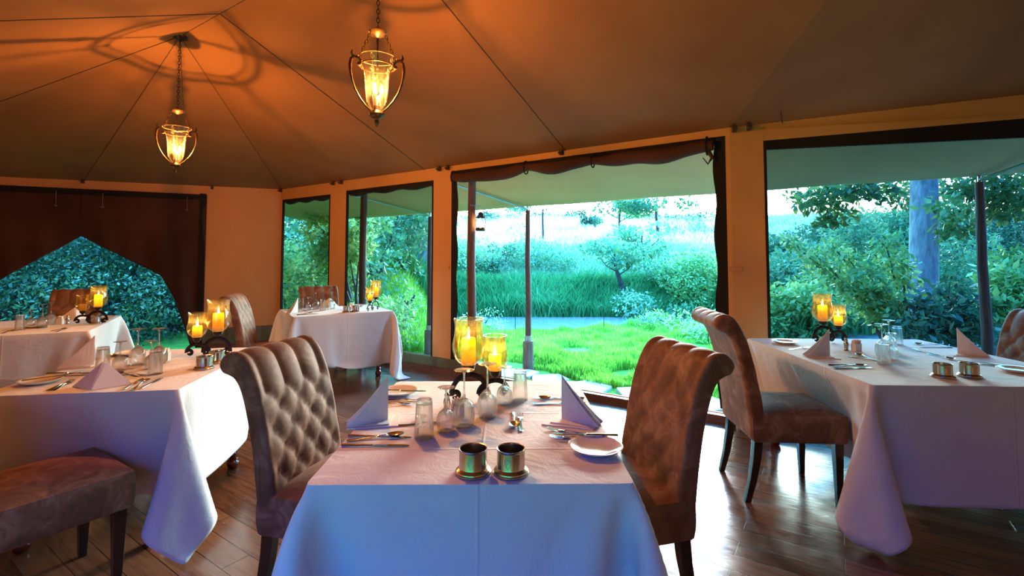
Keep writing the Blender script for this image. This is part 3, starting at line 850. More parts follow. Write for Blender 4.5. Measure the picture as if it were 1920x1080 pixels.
# ------------------------------------------------------------------ tables and cloths (draped by a small cloth solver)
def drape(a, b, D, zt, cols, seed, planes=(), h=0.034, steps=520, iters=7):
    rng = np.random.RandomState(seed)
    nx = int(round((2 * a + 2 * D) / h)) + 1; ny = int(round((2 * b + 2 * D) / h)) + 1
    kx = int(round(2 * a / h)); ky = int(round(2 * b / h)); hx = 2 * a / kx; hy = 2 * b / ky
    ex = int(round(D / hx)); ey = int(round(D / hy)); nx = kx + 1 + 2 * ex; ny = ky + 1 + 2 * ey
    xs = (np.arange(nx) - ex) * hx - a; ys = (np.arange(ny) - ey) * hy - b
    hx, hy = xs[1] - xs[0], ys[1] - ys[0]
    X = np.zeros((ny, nx, 3)); X[..., 0] = xs[None, :]; X[..., 1] = ys[:, None]; X[..., 2] = zt
    X[..., 2] += rng.rand(ny, nx) * .002
    fixed = (np.abs(X[..., 0]) < a + .002) & (np.abs(X[..., 1]) < b + .002)
    w = np.where(fixed, 0.0, 1.0)[..., None]
    V = np.zeros_like(X); dt = 1 / 200.; hd = math.hypot(hx, hy)
    fam = []
    def addf(di, dj, rest, stiff):
        i0, j0 = np.meshgrid(np.arange(ny), np.arange(nx), indexing='ij')
        ok = (i0 + di < ny) & (j0 + dj < nx) & (j0 + dj >= 0)
        i0, j0 = i0[ok], j0[ok]
        step = max(abs(di), abs(dj))
        cidx = ((i0 // max(1, abs(di))) % 2) if di else ((j0 // abs(dj)) % 2)
        for c in (0, 1):
            m = cidx == c
            A = (i0[m] * nx + j0[m]); B = ((i0[m] + di) * nx + j0[m] + dj)
            ww = w.reshape(-1, 1); wa = ww[A]; wb = ww[B]; tot = wa + wb
            k = (tot[:, 0] > 0)
            if step == 2:   # no bending stiffness across the table edge
                mid = (A + B) // 2; e_ = fixed.reshape(-1); k &= ~(e_[A] ^ e_[B]) & ~e_[mid]
            fam.append((A[k], B[k], rest, (wa / np.maximum(tot, 1e-9))[k] * stiff, (wb / np.maximum(tot, 1e-9))[k] * stiff))
    slide0, slide1 = int(steps * .45), int(steps * .8)
    addf(0, 1, hx, 1); addf(1, 0, hy, 1); addf(1, 1, hd, .35); addf(1, -1, hd, .35)
    addf(0, 2, 2 * hx, .06); addf(2, 0, 2 * hy, .06)
    Xf = X.reshape(-1, 3); wf = w.reshape(-1, 1)
    free = wf[:, 0] > 0
    Vf = V.reshape(-1, 3)
    wind = (rng.rand(2) - .5) * .5
    for it in range(steps):
        Vf[free, 2] -= 9.8 * dt
        Vf *= (0.985 if it < steps * .6 else .95)
        prev = Xf.copy()
        Xf += Vf * dt * wf
        for _ in range(iters):
            for A, B, rest, ka, kb in fam:
                d = Xf[B] - Xf[A]; L = np.sqrt((d * d).sum(1, keepdims=True)) + 1e-9
                g = d * ((L - rest) / L)
                Xf[A] += g * ka; Xf[B] -= g * kb
            # table block
            m = free & (Xf[:, 2] < zt - .002) & (Xf[:, 2] > zt - (.5 if it < slide0 else .04)) & (np.abs(Xf[:, 0]) < a + .006) & (np.abs(Xf[:, 1]) < b + .006)
            if m.any():
                px = a + .006 - np.abs(Xf[m, 0]); py = b + .006 - np.abs(Xf[m, 1])
                q = Xf[m]; sel = px < py
                q[sel, 0] = np.sign(q[sel, 0]) * (a + .006); q[~sel, 1] = np.sign(q[~sel, 1]) * (b + .006)
                Xf[m] = q
            m = free & (np.abs(Xf[:, 0]) < a + .004) & (np.abs(Xf[:, 1]) < b + .004) & (Xf[:, 2] >= zt - .03)
            Xf[m, 2] = np.maximum(Xf[m, 2], zt)
            fs_ = min(1, max(0, (it - slide0) / (slide1 - slide0)))
            for (cx, cy, cr, x0, x1, y0, y1, z1) in (cols if it >= slide0 else ()):
                cx -= math.cos(cr) * .42 * (1 - fs_); cy -= math.sin(cr) * .42 * (1 - fs_)
                c, s = math.cos(-cr), math.sin(-cr)
                lx = (Xf[:, 0] - cx) * c - (Xf[:, 1] - cy) * s; ly = (Xf[:, 0] - cx) * s + (Xf[:, 1] - cy) * c
                m = free & (lx > x0) & (lx < x1) & (ly > y0) & (ly < y1) & (Xf[:, 2] < z1)
                if m.any():
                    pen = np.stack([z1 - Xf[m, 2], x1 - lx[m], lx[m] - x0, y1 - ly[m], ly[m] - y0], 1)
                    pen[:, 1] *= 1.3
                    k = pen.argmin(1); q = Xf[m]
                    up = k == 0; q[up, 2] = z1
                    sx = np.where(k == 1, x1 - lx[m], np.where(k == 2, x0 - lx[m], 0)); sy = np.where(k == 3, y1 - ly[m], np.where(k == 4, y0 - ly[m], 0))
                    q[:, 0] += sx * c + sy * s; q[:, 1] += -sx * s + sy * c
                    Xf[m] = q
            Xf[free, 2] = np.maximum(Xf[free, 2], 0.006)
            for (pnx, pny, pc) in planes:
                dd_ = Xf[:, 0] * pnx + Xf[:, 1] * pny - pc; m = free & (dd_ > 0)
                Xf[m, 0] -= pnx * dd_[m]; Xf[m, 1] -= pny * dd_[m]
        Vf[:] = (Xf - prev) / dt
        sp = np.sqrt((Vf ** 2).sum(1, keepdims=True)); Vf *= np.minimum(1, 4 / np.maximum(sp, 1e-6))
    F = []
    idx = np.arange(nx * ny).reshape(ny, nx)
    F = np.stack([idx[:-1, :-1], idx[:-1, 1:], idx[1:, 1:], idx[1:, :-1]], -1).reshape(-1, 4)
    return Xf.copy(), F, fixed.reshape(-1)

def table(key, cx, cy, deg, W, Dp, drop, label, clabel, chairs=(), seed=1):
    rz = R(deg); a, b = W / 2, Dp / 2; zt = .755
    t = thing('dining_table', label, 'table', (cx, cy, 0), rz, 'cloth-covered dining tables')
    MB().box(-a + .004, a - .004, -b + .004, b - .004, .725, .750).build('tabletop', M['redwood'], t, smooth=False, bevel=.004)
    prof = [(0, 0), (.020, 0), (.030, .008), (.037, .03), (.033, .052), (.020, .066), (.022, .078), (.029, .088), (.022, .10), (.018, .13), (.022, .25), (.028, .42), (.034, .52), (.024, .54), (.036, .56), (.036, .57), (.03, .58), (.03, .725)]
    for sx in (-1, 1):
        for sy in (-1, 1):
            MB().lathe(prof, 18, (sx * (a - .13), sy * (b - .13), 0)).build('leg', M['redwood'], t)
    cols = []
    for k in chairs:
        x, y, r_ = CHAIRS[k]; dx, dy = x - cx, y - cy
        c, s = math.cos(-rz), math.sin(-rz)
        lx, ly = dx * c - dy * s, dx * s + dy * c
        cols.append((lx, ly, r_ - rz, -.255, .295, -.255, .255, .512))
        cols.append((lx, ly, r_ - rz, -.50, -.16, -.255, .255, 1.02))
    pl = []
    for (wx, wy, wc) in ((.5547, .832, 4.455 - .035), (.2335, .972, 1.87 * .2335 + 4.107 * .972 - .035)):
        c_, s_ = math.cos(rz), math.sin(rz); pl.append((wx * c_ + wy * s_, -wx * s_ + wy * c_, wc - wx * cx - wy * cy))
    V, F, FX = drape(a, b, drop, zt, cols, seed, [pl[1]] if key == 'right' else [pl[0]] if key == 'mid' else [])
    o = np_mesh('tablecloth', V, F, M['linen'], smooth=True)
    me = o.data; ev = np.zeros(len(me.edges) * 2, dtype=np.int32); me.edges.foreach_get('vertices', ev); ev = ev.reshape(-1, 2)
    lim = (np.abs(np.abs(V[:, 0]) - a) < .004) | (np.abs(np.abs(V[:, 1]) - b) < .004)
    onedge = FX & lim; ce = (onedge[ev[:, 0]] & onedge[ev[:, 1]])
    sx_ = (np.abs(np.abs(V[ev, 0]) - a) < .004).all(1) | (np.abs(np.abs(V[ev, 1]) - b) < .004).all(1)
    ce &= sx_
    at_ = me.attributes.new('crease_edge', 'FLOAT', 'EDGE'); at_.data.foreach_set('value', (ce * .8).astype(np.float32))
    sh_ = me.attributes.new('sharp_edge', 'BOOLEAN', 'EDGE') if 'sharp_edge' not in me.attributes else me.attributes['sharp_edge']
    sh_.data.foreach_set('value', ce)
    o.location = (cx, cy, 0.0015); o.rotation_euler = (0, 0, rz)
    tag(o, clabel, 'tablecloth', 'white linen tablecloths')
    sb = o.modifiers.new('sub', 'SUBSURF'); sb.levels = 1; sb.render_levels = 1
    so = o.modifiers.new('t', 'SOLIDIFY'); so.thickness = .0016; so.offset = 0
    return t
table('centre', -.120, 1.915, 0.6, .905, 1.11, .56, 'square dining table under the white cloth in the centre foreground', 'white tablecloth in the centre foreground, blue light on its front', ('c_left', 'c_right'), 1)
table('left', -2.075, 2.80, 8, .85, 1.10, .53, 'dining table at the left with a red turned foot under the cloth corner', 'white tablecloth on the left table, long pointed corner near the floor', ('front_left',), 2)
table('right', 2.425, 3.06, -2.5, 1.27, 1.38, .56, 'dining table at the right under a white cloth, by the large window', 'white tablecloth on the right table, tucked over the chair seat at its left', ('r_left', 'r_right'), 3)
rm = R(34); table('mid', -2.28 + .54 * math.cos(rm) - .46 * math.sin(rm), 5.09 + .54 * math.sin(rm) + .46 * math.cos(rm), 34, 1.08, .92, .60, 'small dining table by the two narrow windows', 'white tablecloth on the small table by the two narrow windows', (), 4)
rb = R(29); table('back', -3.593 - .55 * math.cos(rb) - .62 * math.sin(rb), 4.143 - .55 * math.sin(rb) + .62 * math.cos(rb), 29, 1.1, 1.24, .58, 'dining table at the far left before the peaked opening', 'white tablecloth at the far left, its near side in brown shade', (), 5)

# ------------------------------------------------------------------ tableware
ZT = .7585
def lathe_thing(name, cat, prof, mat, n=28):
    o = MB().lathe(prof, n).build(name, mat, auto=50); tag(o, 'x', cat); return Kind(o)
def thick(prof, t):
    """closed double wall from an outer profile (list bottom to top)"""
    inner = [(max(r - t, 0.0005), z) for r, z in prof]
    return prof + inner[::-1]
def wineglass(h, r, stem):
    # stands on its rim, foot up
    bowl = h - stem
    out = [(r * .82, 0), (r * .93, bowl * .15), (r, bowl * .4), (r * .97, bowl * .6), (r * .80, bowl * .80), (r * .45, bowl * .94), (.006, bowl + .004), (.0038, bowl + .015), (.0035, h - .02), (.006, h - .008), (r * .55, h - .003), (r * .92, h - .001), (r * .92, h), (0.0004, h)]
    inn = [(r * .82 - .001, 0), (r * .93 - .0012, bowl * .15), (r - .0014, bowl * .4), (r * .97 - .0016, bowl * .6), (r * .80 - .002, bowl * .79), (r * .45 - .003, bowl * .92), (.0004, bowl * .97)]
    return inn[::-1] + out
bigw = lathe_thing('wine_glass', 'glass', wineglass(.205, .040, .10), M['glass'])
smlw = lathe_thing('wine_glass', 'glass', wineglass(.155, .034, .075), M['glass'])
tumb = lathe_thing('tumbler', 'glass', [(.0005, .115), (.020, .116), (.0245, .114), (.0325, 0), (.034, 0), (.0285, .118), (.027, .130), (.0005, .128)], M['glass'])

def fork(L=.195, s=1.0):
    mb = MB(); z = .0015
    mb.strip([(0, .006, z), (.01, .0095, z), (.04, .0075, z), (.09, .0035, z + .004), (.115, .003, z + .006), (.128, .006, z + .004), (.140, .0115, z + .002), (.150, .0120, z + .001)], .0018)
    for k in (-1.5, -.5, .5, 1.5):
        y = k * .0066; o = len(mb.v)
        mb.strip([(.148, .0019, z + .001), (.17, .0017, z + .001), (.195, .0009, z + .006)], .0016)
        mb.v[o:] = [(a, b + y, c) for a, b, c in mb.v[o:]]
    return mb
def spoon():
    mb = MB(); z = .0015
    mb.strip([(0, .006, z), (.01, .0095, z), (.04, .0075, z), (.09, .0035, z + .004), (.125, .003, z + .007), (.132, .004, z + .006)], .0018)
    V = []; F = []; n = 14; q = 16
    V.append((.160, 0, z - .001))
    for i in range(1, n + 1):
        f = i / n
        for k in range(q):
            a = 2 * PI * k / q; x = .160 + .030 * f * math.cos(a); y = .020 * f * math.sin(a) * (1 + .12 * math.cos(a))
            V.append((x, y, z + .0085 * f * f))
    for k in range(q): F.append((0, 1 + k, 1 + (k + 1) % q))
    for i in range(n - 1):
        for k in range(q):
            F.append((1 + i * q + k, 1 + (i + 1) * q + k, 1 + (i + 1) * q + (k + 1) % q, 1 + i * q + (k + 1) % q))
    mb.add(V, F)
    o = len(V); mb.add([(x, y, zz + .0012) for x, y, zz in V], [f[::-1] for f in F])
    return mb
def knife(L=.225):
    mb = MB()
    mb.tube([(0, 0, .0045), (.012, 0, .0048), (.06, 0, .0045), (.098, 0, .0042), (.104, 0, .0042)], [.0055, .0062, .005, .0042, .0052], 10, sx=1.1, sy=.7)
    mb.strip([(.103, .004, .003), (.115, .0075, .003), (.17, .0092, .003), (.205, .0085, .003), (.22, .004, .003), (.225, .0006, .003)], .0016)
    return mb
forkK = Kind(tag(fork().build('fork', M['steel']), 'x', 'fork')); spoonK = Kind(tag(spoon().build('spoon', M['steel'], auto=60), 'x', 'spoon')); knifeK = Kind(tag(knife().build('knife', M['steel']), 'x', 'knife'))
plateK = Kind(tag(MB().lathe([(.0005, .006), (.045, .006), (.058, .009), (.078, .0175), (.086, .020), (.0875, .019), (.080, .0125), (.058, .004), (.050, .0), (.046, .0), (.045, .002), (.0005, .002)], 40).build('side_plate', M['china'], auto=60), 'x', 'plate'))
# napkins
def napkin_sheet(mb, pts, th=.0035):
    P = [Vector(p) for p in pts]; nn = (P[1] - P[0]).cross(P[2] - P[0]).normalized() * th
    k = len(P); mb.add([*P, *[p + nn for p in P]], [tuple(range(k)), tuple(range(2 * k - 1, k - 1, -1))] + [(i, (i + 1) % k, k + (i + 1) % k, k + i) for i in range(k)])
def sail():
    # a sail: upright spine at the origin, folded leaves sloping down along +x, lying on a flat square
    mb = MB()
    for ang_, hh, ll in ((0, .165, .150), (12, .160, .155), (-12, .158, .150)):
        c, s = math.cos(R(ang_)), math.sin(R(ang_)); n = 8
        V = []; 
        for i in range(n + 1):
            f = i / n; bulge = .010 * math.sin(PI * f) * (1 if ang_ > 0 else -1 if ang_ < 0 else .3)
            x = ll * f; top = hh * (1 - f) ** 1.12 + .004
            V += [(x * c - bulge * s, x * s + bulge * c, .004), (x * c - (bulge * .4) * s, x * s + bulge * .4 * c, top + .004)]
        F = [(2 * i, 2 * i + 2, 2 * i + 3, 2 * i + 1) for i in range(n)]
        k = len(V); off = .0028; W_ = [(x - s * off, y + c * off, z) for x, y, z in V]
        rim = [(2 * i + 1, 2 * i + 3, k + 2 * i + 3, k + 2 * i + 1) for i in range(n)] + [(2 * i, k + 2 * i, k + 2 * i + 2, 2 * i + 2) for i in range(n)] + [(0, 1, k + 1, k)]
        mb.add(V + W_, F + [tuple(k + q for q in f[::-1]) for f in F] + rim)
    napkin_sheet(mb, [(-.055, -.075, .0), (.135, -.06, .0), (.15, .045, .0), (-.03, .075, .0)], .004)
    napkin_sheet(mb, [(-.03, -.05, .0045), (.12, -.052, .0045), (.14, .03, .0045), (.0, .055, .0045)], .003)
    return mb
def pyramid():
    mb = MB(); T = (0, 0, .115)
    for (p, q, m_) in (((-.125, -.035, 0), (.02, -.075, 0), 0), ((.02, -.075, 0), (.105, .055, 0), 1), ((-.125, -.035, 0), (.03, .085, 0), 0)):
        napkin_sheet(mb, [p, q, T], .003)
    napkin_sheet(mb, [(.026, -.078, 0), (.115, .050, 0), (.012, .004, .112)], .002)
    return mb
sailK = Kind(tag(sail().build('folded_napkin', M['napkin'], smooth=False), 'x', 'napkin')); pyrK = Kind(tag(pyramid().build('folded_napkin', M['napkin'], smooth=False), 'x', 'napkin'))
# silver pot with crest
def pot():
    t = thing('silver_pot', 'x', 'pot')
    MB().lathe([(.0005, 0), (.050, 0), (.052, .002), (.052, .006), (.050, .008), (.0495, .011), (.044, .016), (.041, .018), (.0405, .021), (.040, .064), (.0415, .066), (.042, .069), (.041, .071), (.038, .070), (.0378, .068), (.0378, .008), (.0005, .007)], 44).build('body', M['pewter'], t, auto=35)
    mb = MB()
    def on(u, v): a = -PI / 2 + u / .0405; return (.0408 * math.cos(a), .0408 * math.sin(a), v)
    sh = [(-.008, .052), (.008, .052), (.0085, .040), (.005, .030), (0, .026), (-.005, .030), (-.0085, .040)]
    mb.tube([on(u, v) for u, v in sh], .0006, 5, closed=True)
    mb.tube([on(-.003, .031), on(-.003, .048), on(.002, .048), on(.004, .044), on(.002, .040), on(-.003, .040)], .0007, 5)
    mb.tube([on(-.006, .034), on(-.007, .042), on(-.005, .050)], .0005, 5).tube([on(.006, .034), on(.007, .042), on(.005, .050)], .0005, 5)
    mb.build('crest', M['engrave'], t)
    return Kind(t)
potK = pot()
def caddy():
    t = thing('sugar_box', 'x', 'sugar box')
    mb = MB(); w = .024
    mb.box(-w, w, -.018, .018, 0, .004).box(-w, -w + .002, -.018, .018, .004, .05).box(w - .002, w, -.018, .018, .004, .05).box(-w + .002, w - .002, -.018, -.016, .004, .05).box(-w + .002, w - .002, .016, .018, .004, .05)
    mb.build('box', M['china'], t, smooth=False)
    for k in range(6):
        x = -.017 + k * .0068; tl = (k % 3 - 1) * .06
        o = MB().box(-.002, .002, -.013, .013, 0, .062).build('sugar_packet', M['packet'], t, smooth=False); o.location = (x, 0, .006 + (k % 2) * .006); o.rotation_euler = (tl, tl * .6, 0)
    return Kind(t)
cadK = caddy()
shakK = lathe_thing('salt_shaker', 'shaker', [(.0005, 0), (.014, 0), (.016, .004), (.012, .010), (.013, .03), (.016, .04), (.012, .055), (.009, .062), (.011, .066), (.010, .074), (.004, .080), (.0005, .081)], M['pewter'], 20)

# candle holder
def spiral(cx, cz, r0, turns, start, sgn, n=18):
    return [(cx + r0 * (1 - i / n * .72) * math.cos(start + sgn * turns * 2 * PI * i / n), 0, cz + r0 * (1 - i / n * .72) * math.sin(start + sgn * turns * 2 * PI * i / n)) for i in range(n + 1)]
def holder():
    t = thing('candle_holder', 'x', 'candle holder')
    mb = MB()
    def arch(cx, rad, top, footL, footR):
        # big arch whose ends curl inwards
        pts = spiral(cx - footL + .020, .026, .020, .95, PI, -1)[::-1]
        n = 16
        for i in range(1, n):
            a = PI - PI * i / n
            k = footL if a > PI / 2 else footR
            pts.append((cx + k * math.cos(a), 0, .026 + (top - .026) * math.sin(a)))
        pts += spiral(cx + footR - .020, .026, .020, .95, 0, 1)
        return pts
    mb.tube(arch(.045, .07, .112, .085, .075), .011, 8, sx=.28, sy=1.0)
    mb.tube(arch(-.075, .06, .078, .060, .075), .010, 8, sx=.28, sy=1.0)
    mb.build('scroll_stand', M['iron'], t)
    for (cx, z0, s_, sh) in ((.045, .110, 1.0, .205), (-.075, .076, .80, .160)):
        MB().lathe([(.0005, z0), (.006, z0), (.006, z0 + .012), (.012, z0 + .018), (.026 * s_, z0 + .026), (.031 * s_, z0 + .045), (.029 * s_, z0 + .046), (.02 * s_, z0 + .034), (.0005, z0 + .032)], 24, (cx, 0, 0)).build('candle_cup', M['iron'], t)
        g = [(.010, .0), (.030 * s_, .004), (.036 * s_, .012), (.046 * s_, .018), (.060 * s_, sh * .17), (.070 * s_, sh * .32), (.071 * s_, sh * .45), (.064 * s_, sh * .62), (.0595 * s_, sh * .78), (.0615 * s_, sh * .92), (.067 * s_, sh)]
        g = [(r, z0 + .040 + z) for r, z in g]
        MB().lathe(thick(g, .0025), 36, (cx, 0, 0), closed=True).build('hurricane_glass', M['amber'], t, auto=60)
    return Kind(t)
holdK = holder()
def candle(h, r, name='pillar_candle', lit=True):
    t = thing(name, 'x', 'candle')
    MB().lathe([(.0005, 0), (r, 0), (r, h - .012), (r * .93, h - .002), (r * .85, h), (r * .80, h - .004), (r * .76, h - .03), (r * .74, .016), (.0005, .012)], 28).build('wax', M['wax'], t, auto=60)
    MB().tube([(0, 0, .012), (.001, 0, h - .022)], .0012, 6).build('wick', M['wick'], t)
    if lit:
        MB().lathe([(.0004, h - .030), (.005, h - .020), (.0072, h - .006), (.005, h + .012), (.002, h + .024), (.0003, h + .032)], 12).build('flame', M['flame'], t)
    return Kind(t)
candT = candle(.115, .032); candS = candle(.070, .028); candU = candle(.062, .028, lit=False)
def setting_holder(px, py, rz, zs, place, lit2=True, pw=5.5):
    p = PT(px, py) if not isinstance(px, Vector) else px
    holdK.put((p.x, p.y, ZT), rz, f'dark scrolled iron holder with two amber glasses {place}', 'two-light candle holders')
    c, s = math.cos(rz), math.sin(rz)
    a = Vector((p.x + .045 * c, p.y + .045 * s, ZT + .156)); b = Vector((p.x - .075 * c, p.y - .075 * s, ZT + .123))
    candT.put(a, 0, f'tall lit yellow pillar candle in the larger amber glass {place}', 'lit pillar candles')
    point('candle_light', a + Vector((0, 0, .088)), (1, .70, .24), pw, .006)
    if lit2:
        candS.put(b, 0, f'short lit yellow candle in the smaller amber glass {place}', 'lit pillar candles')
        point('candle_light', b + Vector((0, 0, .048)), (1, .70, .24), pw, .006)
    else: candU.put(b, 0, f'short unlit candle in the smaller amber glass {place}', 'unlit candles')

ON_C, ON_L, ON_R, ON_M, ON_B = 'on the centre table', 'on the left table', 'on the right table', 'by the narrow windows', 'on the far left table'
def lay(K, p0, p1, label, group, length, dz=0.0):
    """lay a piece of cutlery with its handle end at pixel p0 and its tip towards p1"""
    a = PT(*p0); b = PT(*p1); v = b - a
    K.put((a.x, a.y, ZT + dz), math.atan2(v.y, v.x), label, group)
def stand(K, px, py, rz, label, group, dz=0): 
    p = PT(px, py); return K.put((p.x, p.y, ZT + dz), rz, label, group)
# centre table
G = 'knives on the centre table'
setting_holder(897, 748, R(197), 0, ON_C)
lay(knifeK, (653, 817), (775, 820), 'table knife above the spoon at the left setting of the centre table', G, .225)
lay(spoonK, (650, 826), (737, 818), 'spoon between two knives at the left setting of the centre table', 'spoons on the centre table', .19, .002)
lay(knifeK, (640, 835), (764, 835), 'table knife nearest the front at the left setting of the centre table', G, .225)
lay(forkK, (700, 752), (765, 757), 'fork behind the left napkin of the centre table', 'forks on the centre table', .195)
lay(forkK, (708, 748), (784, 750), 'farther fork behind the left napkin of the centre table', 'forks on the centre table', .195)
lay(forkK, (745, 797), (776, 795), 'small fork left of the upturned tumbler on the centre table', 'forks on the centre table', .195)
lay(spoonK, (781, 812), (793, 778), 'spoon seen through the upturned tumbler on the centre table', 'spoons on the centre table', .19)
stand(plateK, 748, 737, 0, 'white side plate behind the left napkin of the centre table', 'side plates on the centre table')
lay(knifeK, (708, 739), (785, 741), 'butter knife lying on the far left side plate of the centre table', G, .225, .019)
stand(sailK, 727, 788, R(200), 'tall folded white napkin standing at the left of the centre table', 'sail-folded napkins')
stand(tumb, 795, 818, 0, 'upturned tumbler nearest the left knives on the centre table', 'upturned tumblers')
stand(smlw, 836, 806, 0, 'small upturned wine glass beside the tumbler at left on the centre table', 'upturned wine glasses')
stand(bigw, 870, 797, 0, 'large upturned wine glass left of the middle on the centre table', 'upturned wine glasses')
stand(bigw, 914, 780, 0, 'large upturned wine glass right of the middle on the centre table', 'upturned wine glasses')
stand(smlw, 946, 755, 0, 'small upturned wine glass beyond the smaller candle on the centre table', 'upturned wine glasses')
stand(tumb, 975, 748, 0, 'upturned tumbler furthest right on the centre table', 'upturned tumblers')
stand(cadK, 858, 780, .3, 'small white box of sugar packets behind the glasses on the centre table', 'sugar packet boxes')
stand(shakK, 838, 772, 0, 'silver salt shaker beside the sugar box on the centre table', 'silver shakers')
stand(potK, 887, 884, R(-6), 'left one of two engraved silver pots at the front of the centre table', 'engraved silver pots')
stand(potK, 958, 884, R(-14), 'right one of two engraved silver pots at the front of the centre table', 'engraved silver pots')
stand(sailK, 1053, 787, R(-22), 'tall folded white napkin standing at the right of the centre table', 'sail-folded napkins')
stand(plateK, 1117, 843, 0, 'white side plate at the near right corner of the centre table', 'side plates on the centre table')
lay(knifeK, (1159, 827), (1068, 824), 'butter knife resting across the near right side plate of the centre table', G, .225, .019)
lay(forkK, (1125, 818), (1030, 804), 'fork in front of the right napkin of the centre table', 'forks on the centre table', .195)
lay(forkK, (1138, 823), (1055, 820), 'fork touching the near right side plate of the centre table', 'forks on the centre table', .195)
lay(forkK, (977, 808), (974, 766), 'small fork pointing away in the middle right of the centre table', 'forks on the centre table', .195)
lay(spoonK, (962, 772), (965, 800), 'small spoon beside the upright-pointing fork on the centre table', 'spoons on the centre table', .19)
lay(knifeK, (1095, 746), (995, 746), 'furthest table knife at the far right of the centre table', G, .225)
lay(spoonK, (1090, 751), (1020, 748), 'spoon between knives at the far right of the centre table', 'spoons on the centre table', .19, .002)
lay(knifeK, (1097, 755), (992, 757), 'nearer table knife behind the right napkin of the centre table', G, .225)
# right table
stand(potK, 1768, 706, R(-30), 'left silver pot with a crest at the front of the right table', 'engraved silver pots')
stand(potK, 1818, 705, R(-34), 'right silver pot with a crest at the front of the right table', 'engraved silver pots')
setting_holder(1555, 641, R(184), 0, ON_R)
stand(plateK, 1472, 643, 0, 'white side plate at the far left corner of the right table', 'side plates')
stand(sailK, 1556, 668, R(172), 'folded white napkin standing at the left of the right table', 'sail-folded napkins')
stand(sailK, 1796, 664, R(-20), 'folded white napkin standing at the right of the right table', 'sail-folded napkins')
stand(shakK, 1587, 656, 0, 'silver salt shaker left of the sugar box on the right table', 'silver shakers')
stand(cadK, 1606, 657, .2, 'small white box of sugar packets beside the shaker on the right table', 'sugar packet boxes')
lay(spoonK, (1645, 676), (1595, 661), 'spoon lying behind the cutlery bundle at the left of the right table', 'spoons on the right table', .19)
lay(forkK, (1590, 668), (1640, 675), 'fork crossing the spoon at the left of the right table', 'forks on the right table', .195)
lay(knifeK, (1553, 684), (1640, 684), 'farther knife at the left setting of the right table', 'knives on the right table', .225)
lay(spoonK, (1562, 687), (1635, 686), 'spoon between knives at the left setting of the right table', 'spoons on the right table', .19, .002)
lay(knifeK, (1565, 691), (1662, 689), 'nearest knife at the left setting of the right table', 'knives on the right table', .225)
lay(forkK, (1480, 655), (1520, 651), 'fork beside the far left side plate of the right table', 'forks on the right table', .195)
stand(tumb, 1658, 682, 0, 'nearest upturned tumbler on the right table', 'upturned tumblers')
stand(bigw, 1655, 668, 0, 'large upturned wine glass in the middle of the right table', 'upturned wine glasses')
stand(bigw, 1668, 657, 0, 'large upturned wine glass behind another on the right table', 'upturned wine glasses')
stand(smlw, 1672, 671, 0, 'small upturned wine glass right of the near tumbler on the right table', 'upturned wine glasses')
stand(tumb, 1683, 645, 0, 'far upturned tumbler rising against the window on the right table', 'upturned tumblers')
lay(spoonK, (1764, 645), (1718, 645), 'spoon at the far right of the right table', 'spoons on the right table', .19)
lay(knifeK, (1785, 651), (1730, 651), 'knife left of the right-hand napkin on the right table', 'knives on the right table', .225)
lay(forkK, (1762, 666), (1718, 656), 'fork left of the right-hand napkin on the right table', 'forks on the right table', .195)
lay(spoonK, (1740, 663), (1770, 670), 'spoon just behind the silver pots on the right table', 'spoons on the right table', .19)
lay(forkK, (1880, 683), (1840, 680), 'fork near the right frame edge on the right table', 'forks on the right table', .195)
lay(knifeK, (1900, 690), (1850, 684), 'knife near the right frame edge on the right table', 'knives on the right table', .225)
stand(plateK, 1908, 696, 0, 'white side plate cut by the right frame edge', 'side plates')
# left table
setting_holder(393, 667, R(10), 0, ON_L)
stand(potK, 383, 690, R(-2), 'front silver pot at the right edge of the left table', 'engraved silver pots')
stand(potK, 406, 679, R(10), 'farther silver pot at the right edge of the left table', 'engraved silver pots')
stand(pyrK, 192, 722, R(-8), 'pyramid-folded napkin nearest the front of the left table', 'pyramid-folded napkins')
stand(sailK, 176, 684, R(205), 'folded napkin standing further back on the left table', 'sail-folded napkins')
stand(plateK, 75, 717, 0, 'white side plate at the near left corner of the left table', 'side plates')
lay(knifeK, (40, 722), (112, 711), 'butter knife lying across the side plate of the left table', 'knives on the left table', .225, .019)
lay(forkK, (88, 732), (138, 712), 'fork just left of the pyramid napkin on the left table', 'forks on the left table', .195)
lay(forkK, (98, 732), (150, 707), 'fork touching the pyramid napkin on the left table', 'forks on the left table', .195)
lay(knifeK, (88, 700), (140, 699), 'farthest knife at the left edge of the left table', 'knives on the left table', .225)
lay(knifeK, (68, 707), (128, 704), 'second knife behind the side plate of the left table', 'knives on the left table', .225)
lay(spoonK, (260, 705), (222, 700), 'spoon behind the pyramid napkin on the left table', 'spoons on the left table', .19)
lay(forkK, (215, 703), (262, 703), 'fork behind the pyramid napkin on the left table', 'forks on the left table', .195)
lay(knifeK, (232, 730), (268, 709), 'knife just right of the pyramid napkin on the left table', 'knives on the left table', .225)
lay(spoonK, (247, 731), (285, 707), 'spoon between two knives near the front of the left table', 'spoons on the left table', .19, .002)
lay(knifeK, (262, 729), (312, 704), 'knife furthest right near the front of the left table', 'knives on the left table', .225)
stand(tumb, 192, 694, 0, 'upturned tumbler beside the farther napkin on the left table', 'upturned tumblers')
stand(smlw, 224, 692, 0, 'small upturned wine glass left of the group on the left table', 'upturned wine glasses')
stand(bigw, 257, 682, 0, 'large upturned wine glass second from left on the left table', 'upturned wine glasses')
stand(bigw, 297, 681, 0, 'large upturned wine glass furthest right on the left table', 'upturned wine glasses')
stand(smlw, 283, 690, 0, 'small upturned wine glass in front of the large one on the left table', 'upturned wine glasses')
stand(tumb, 291, 700, 0, 'nearest upturned tumbler of the left table', 'upturned tumblers')
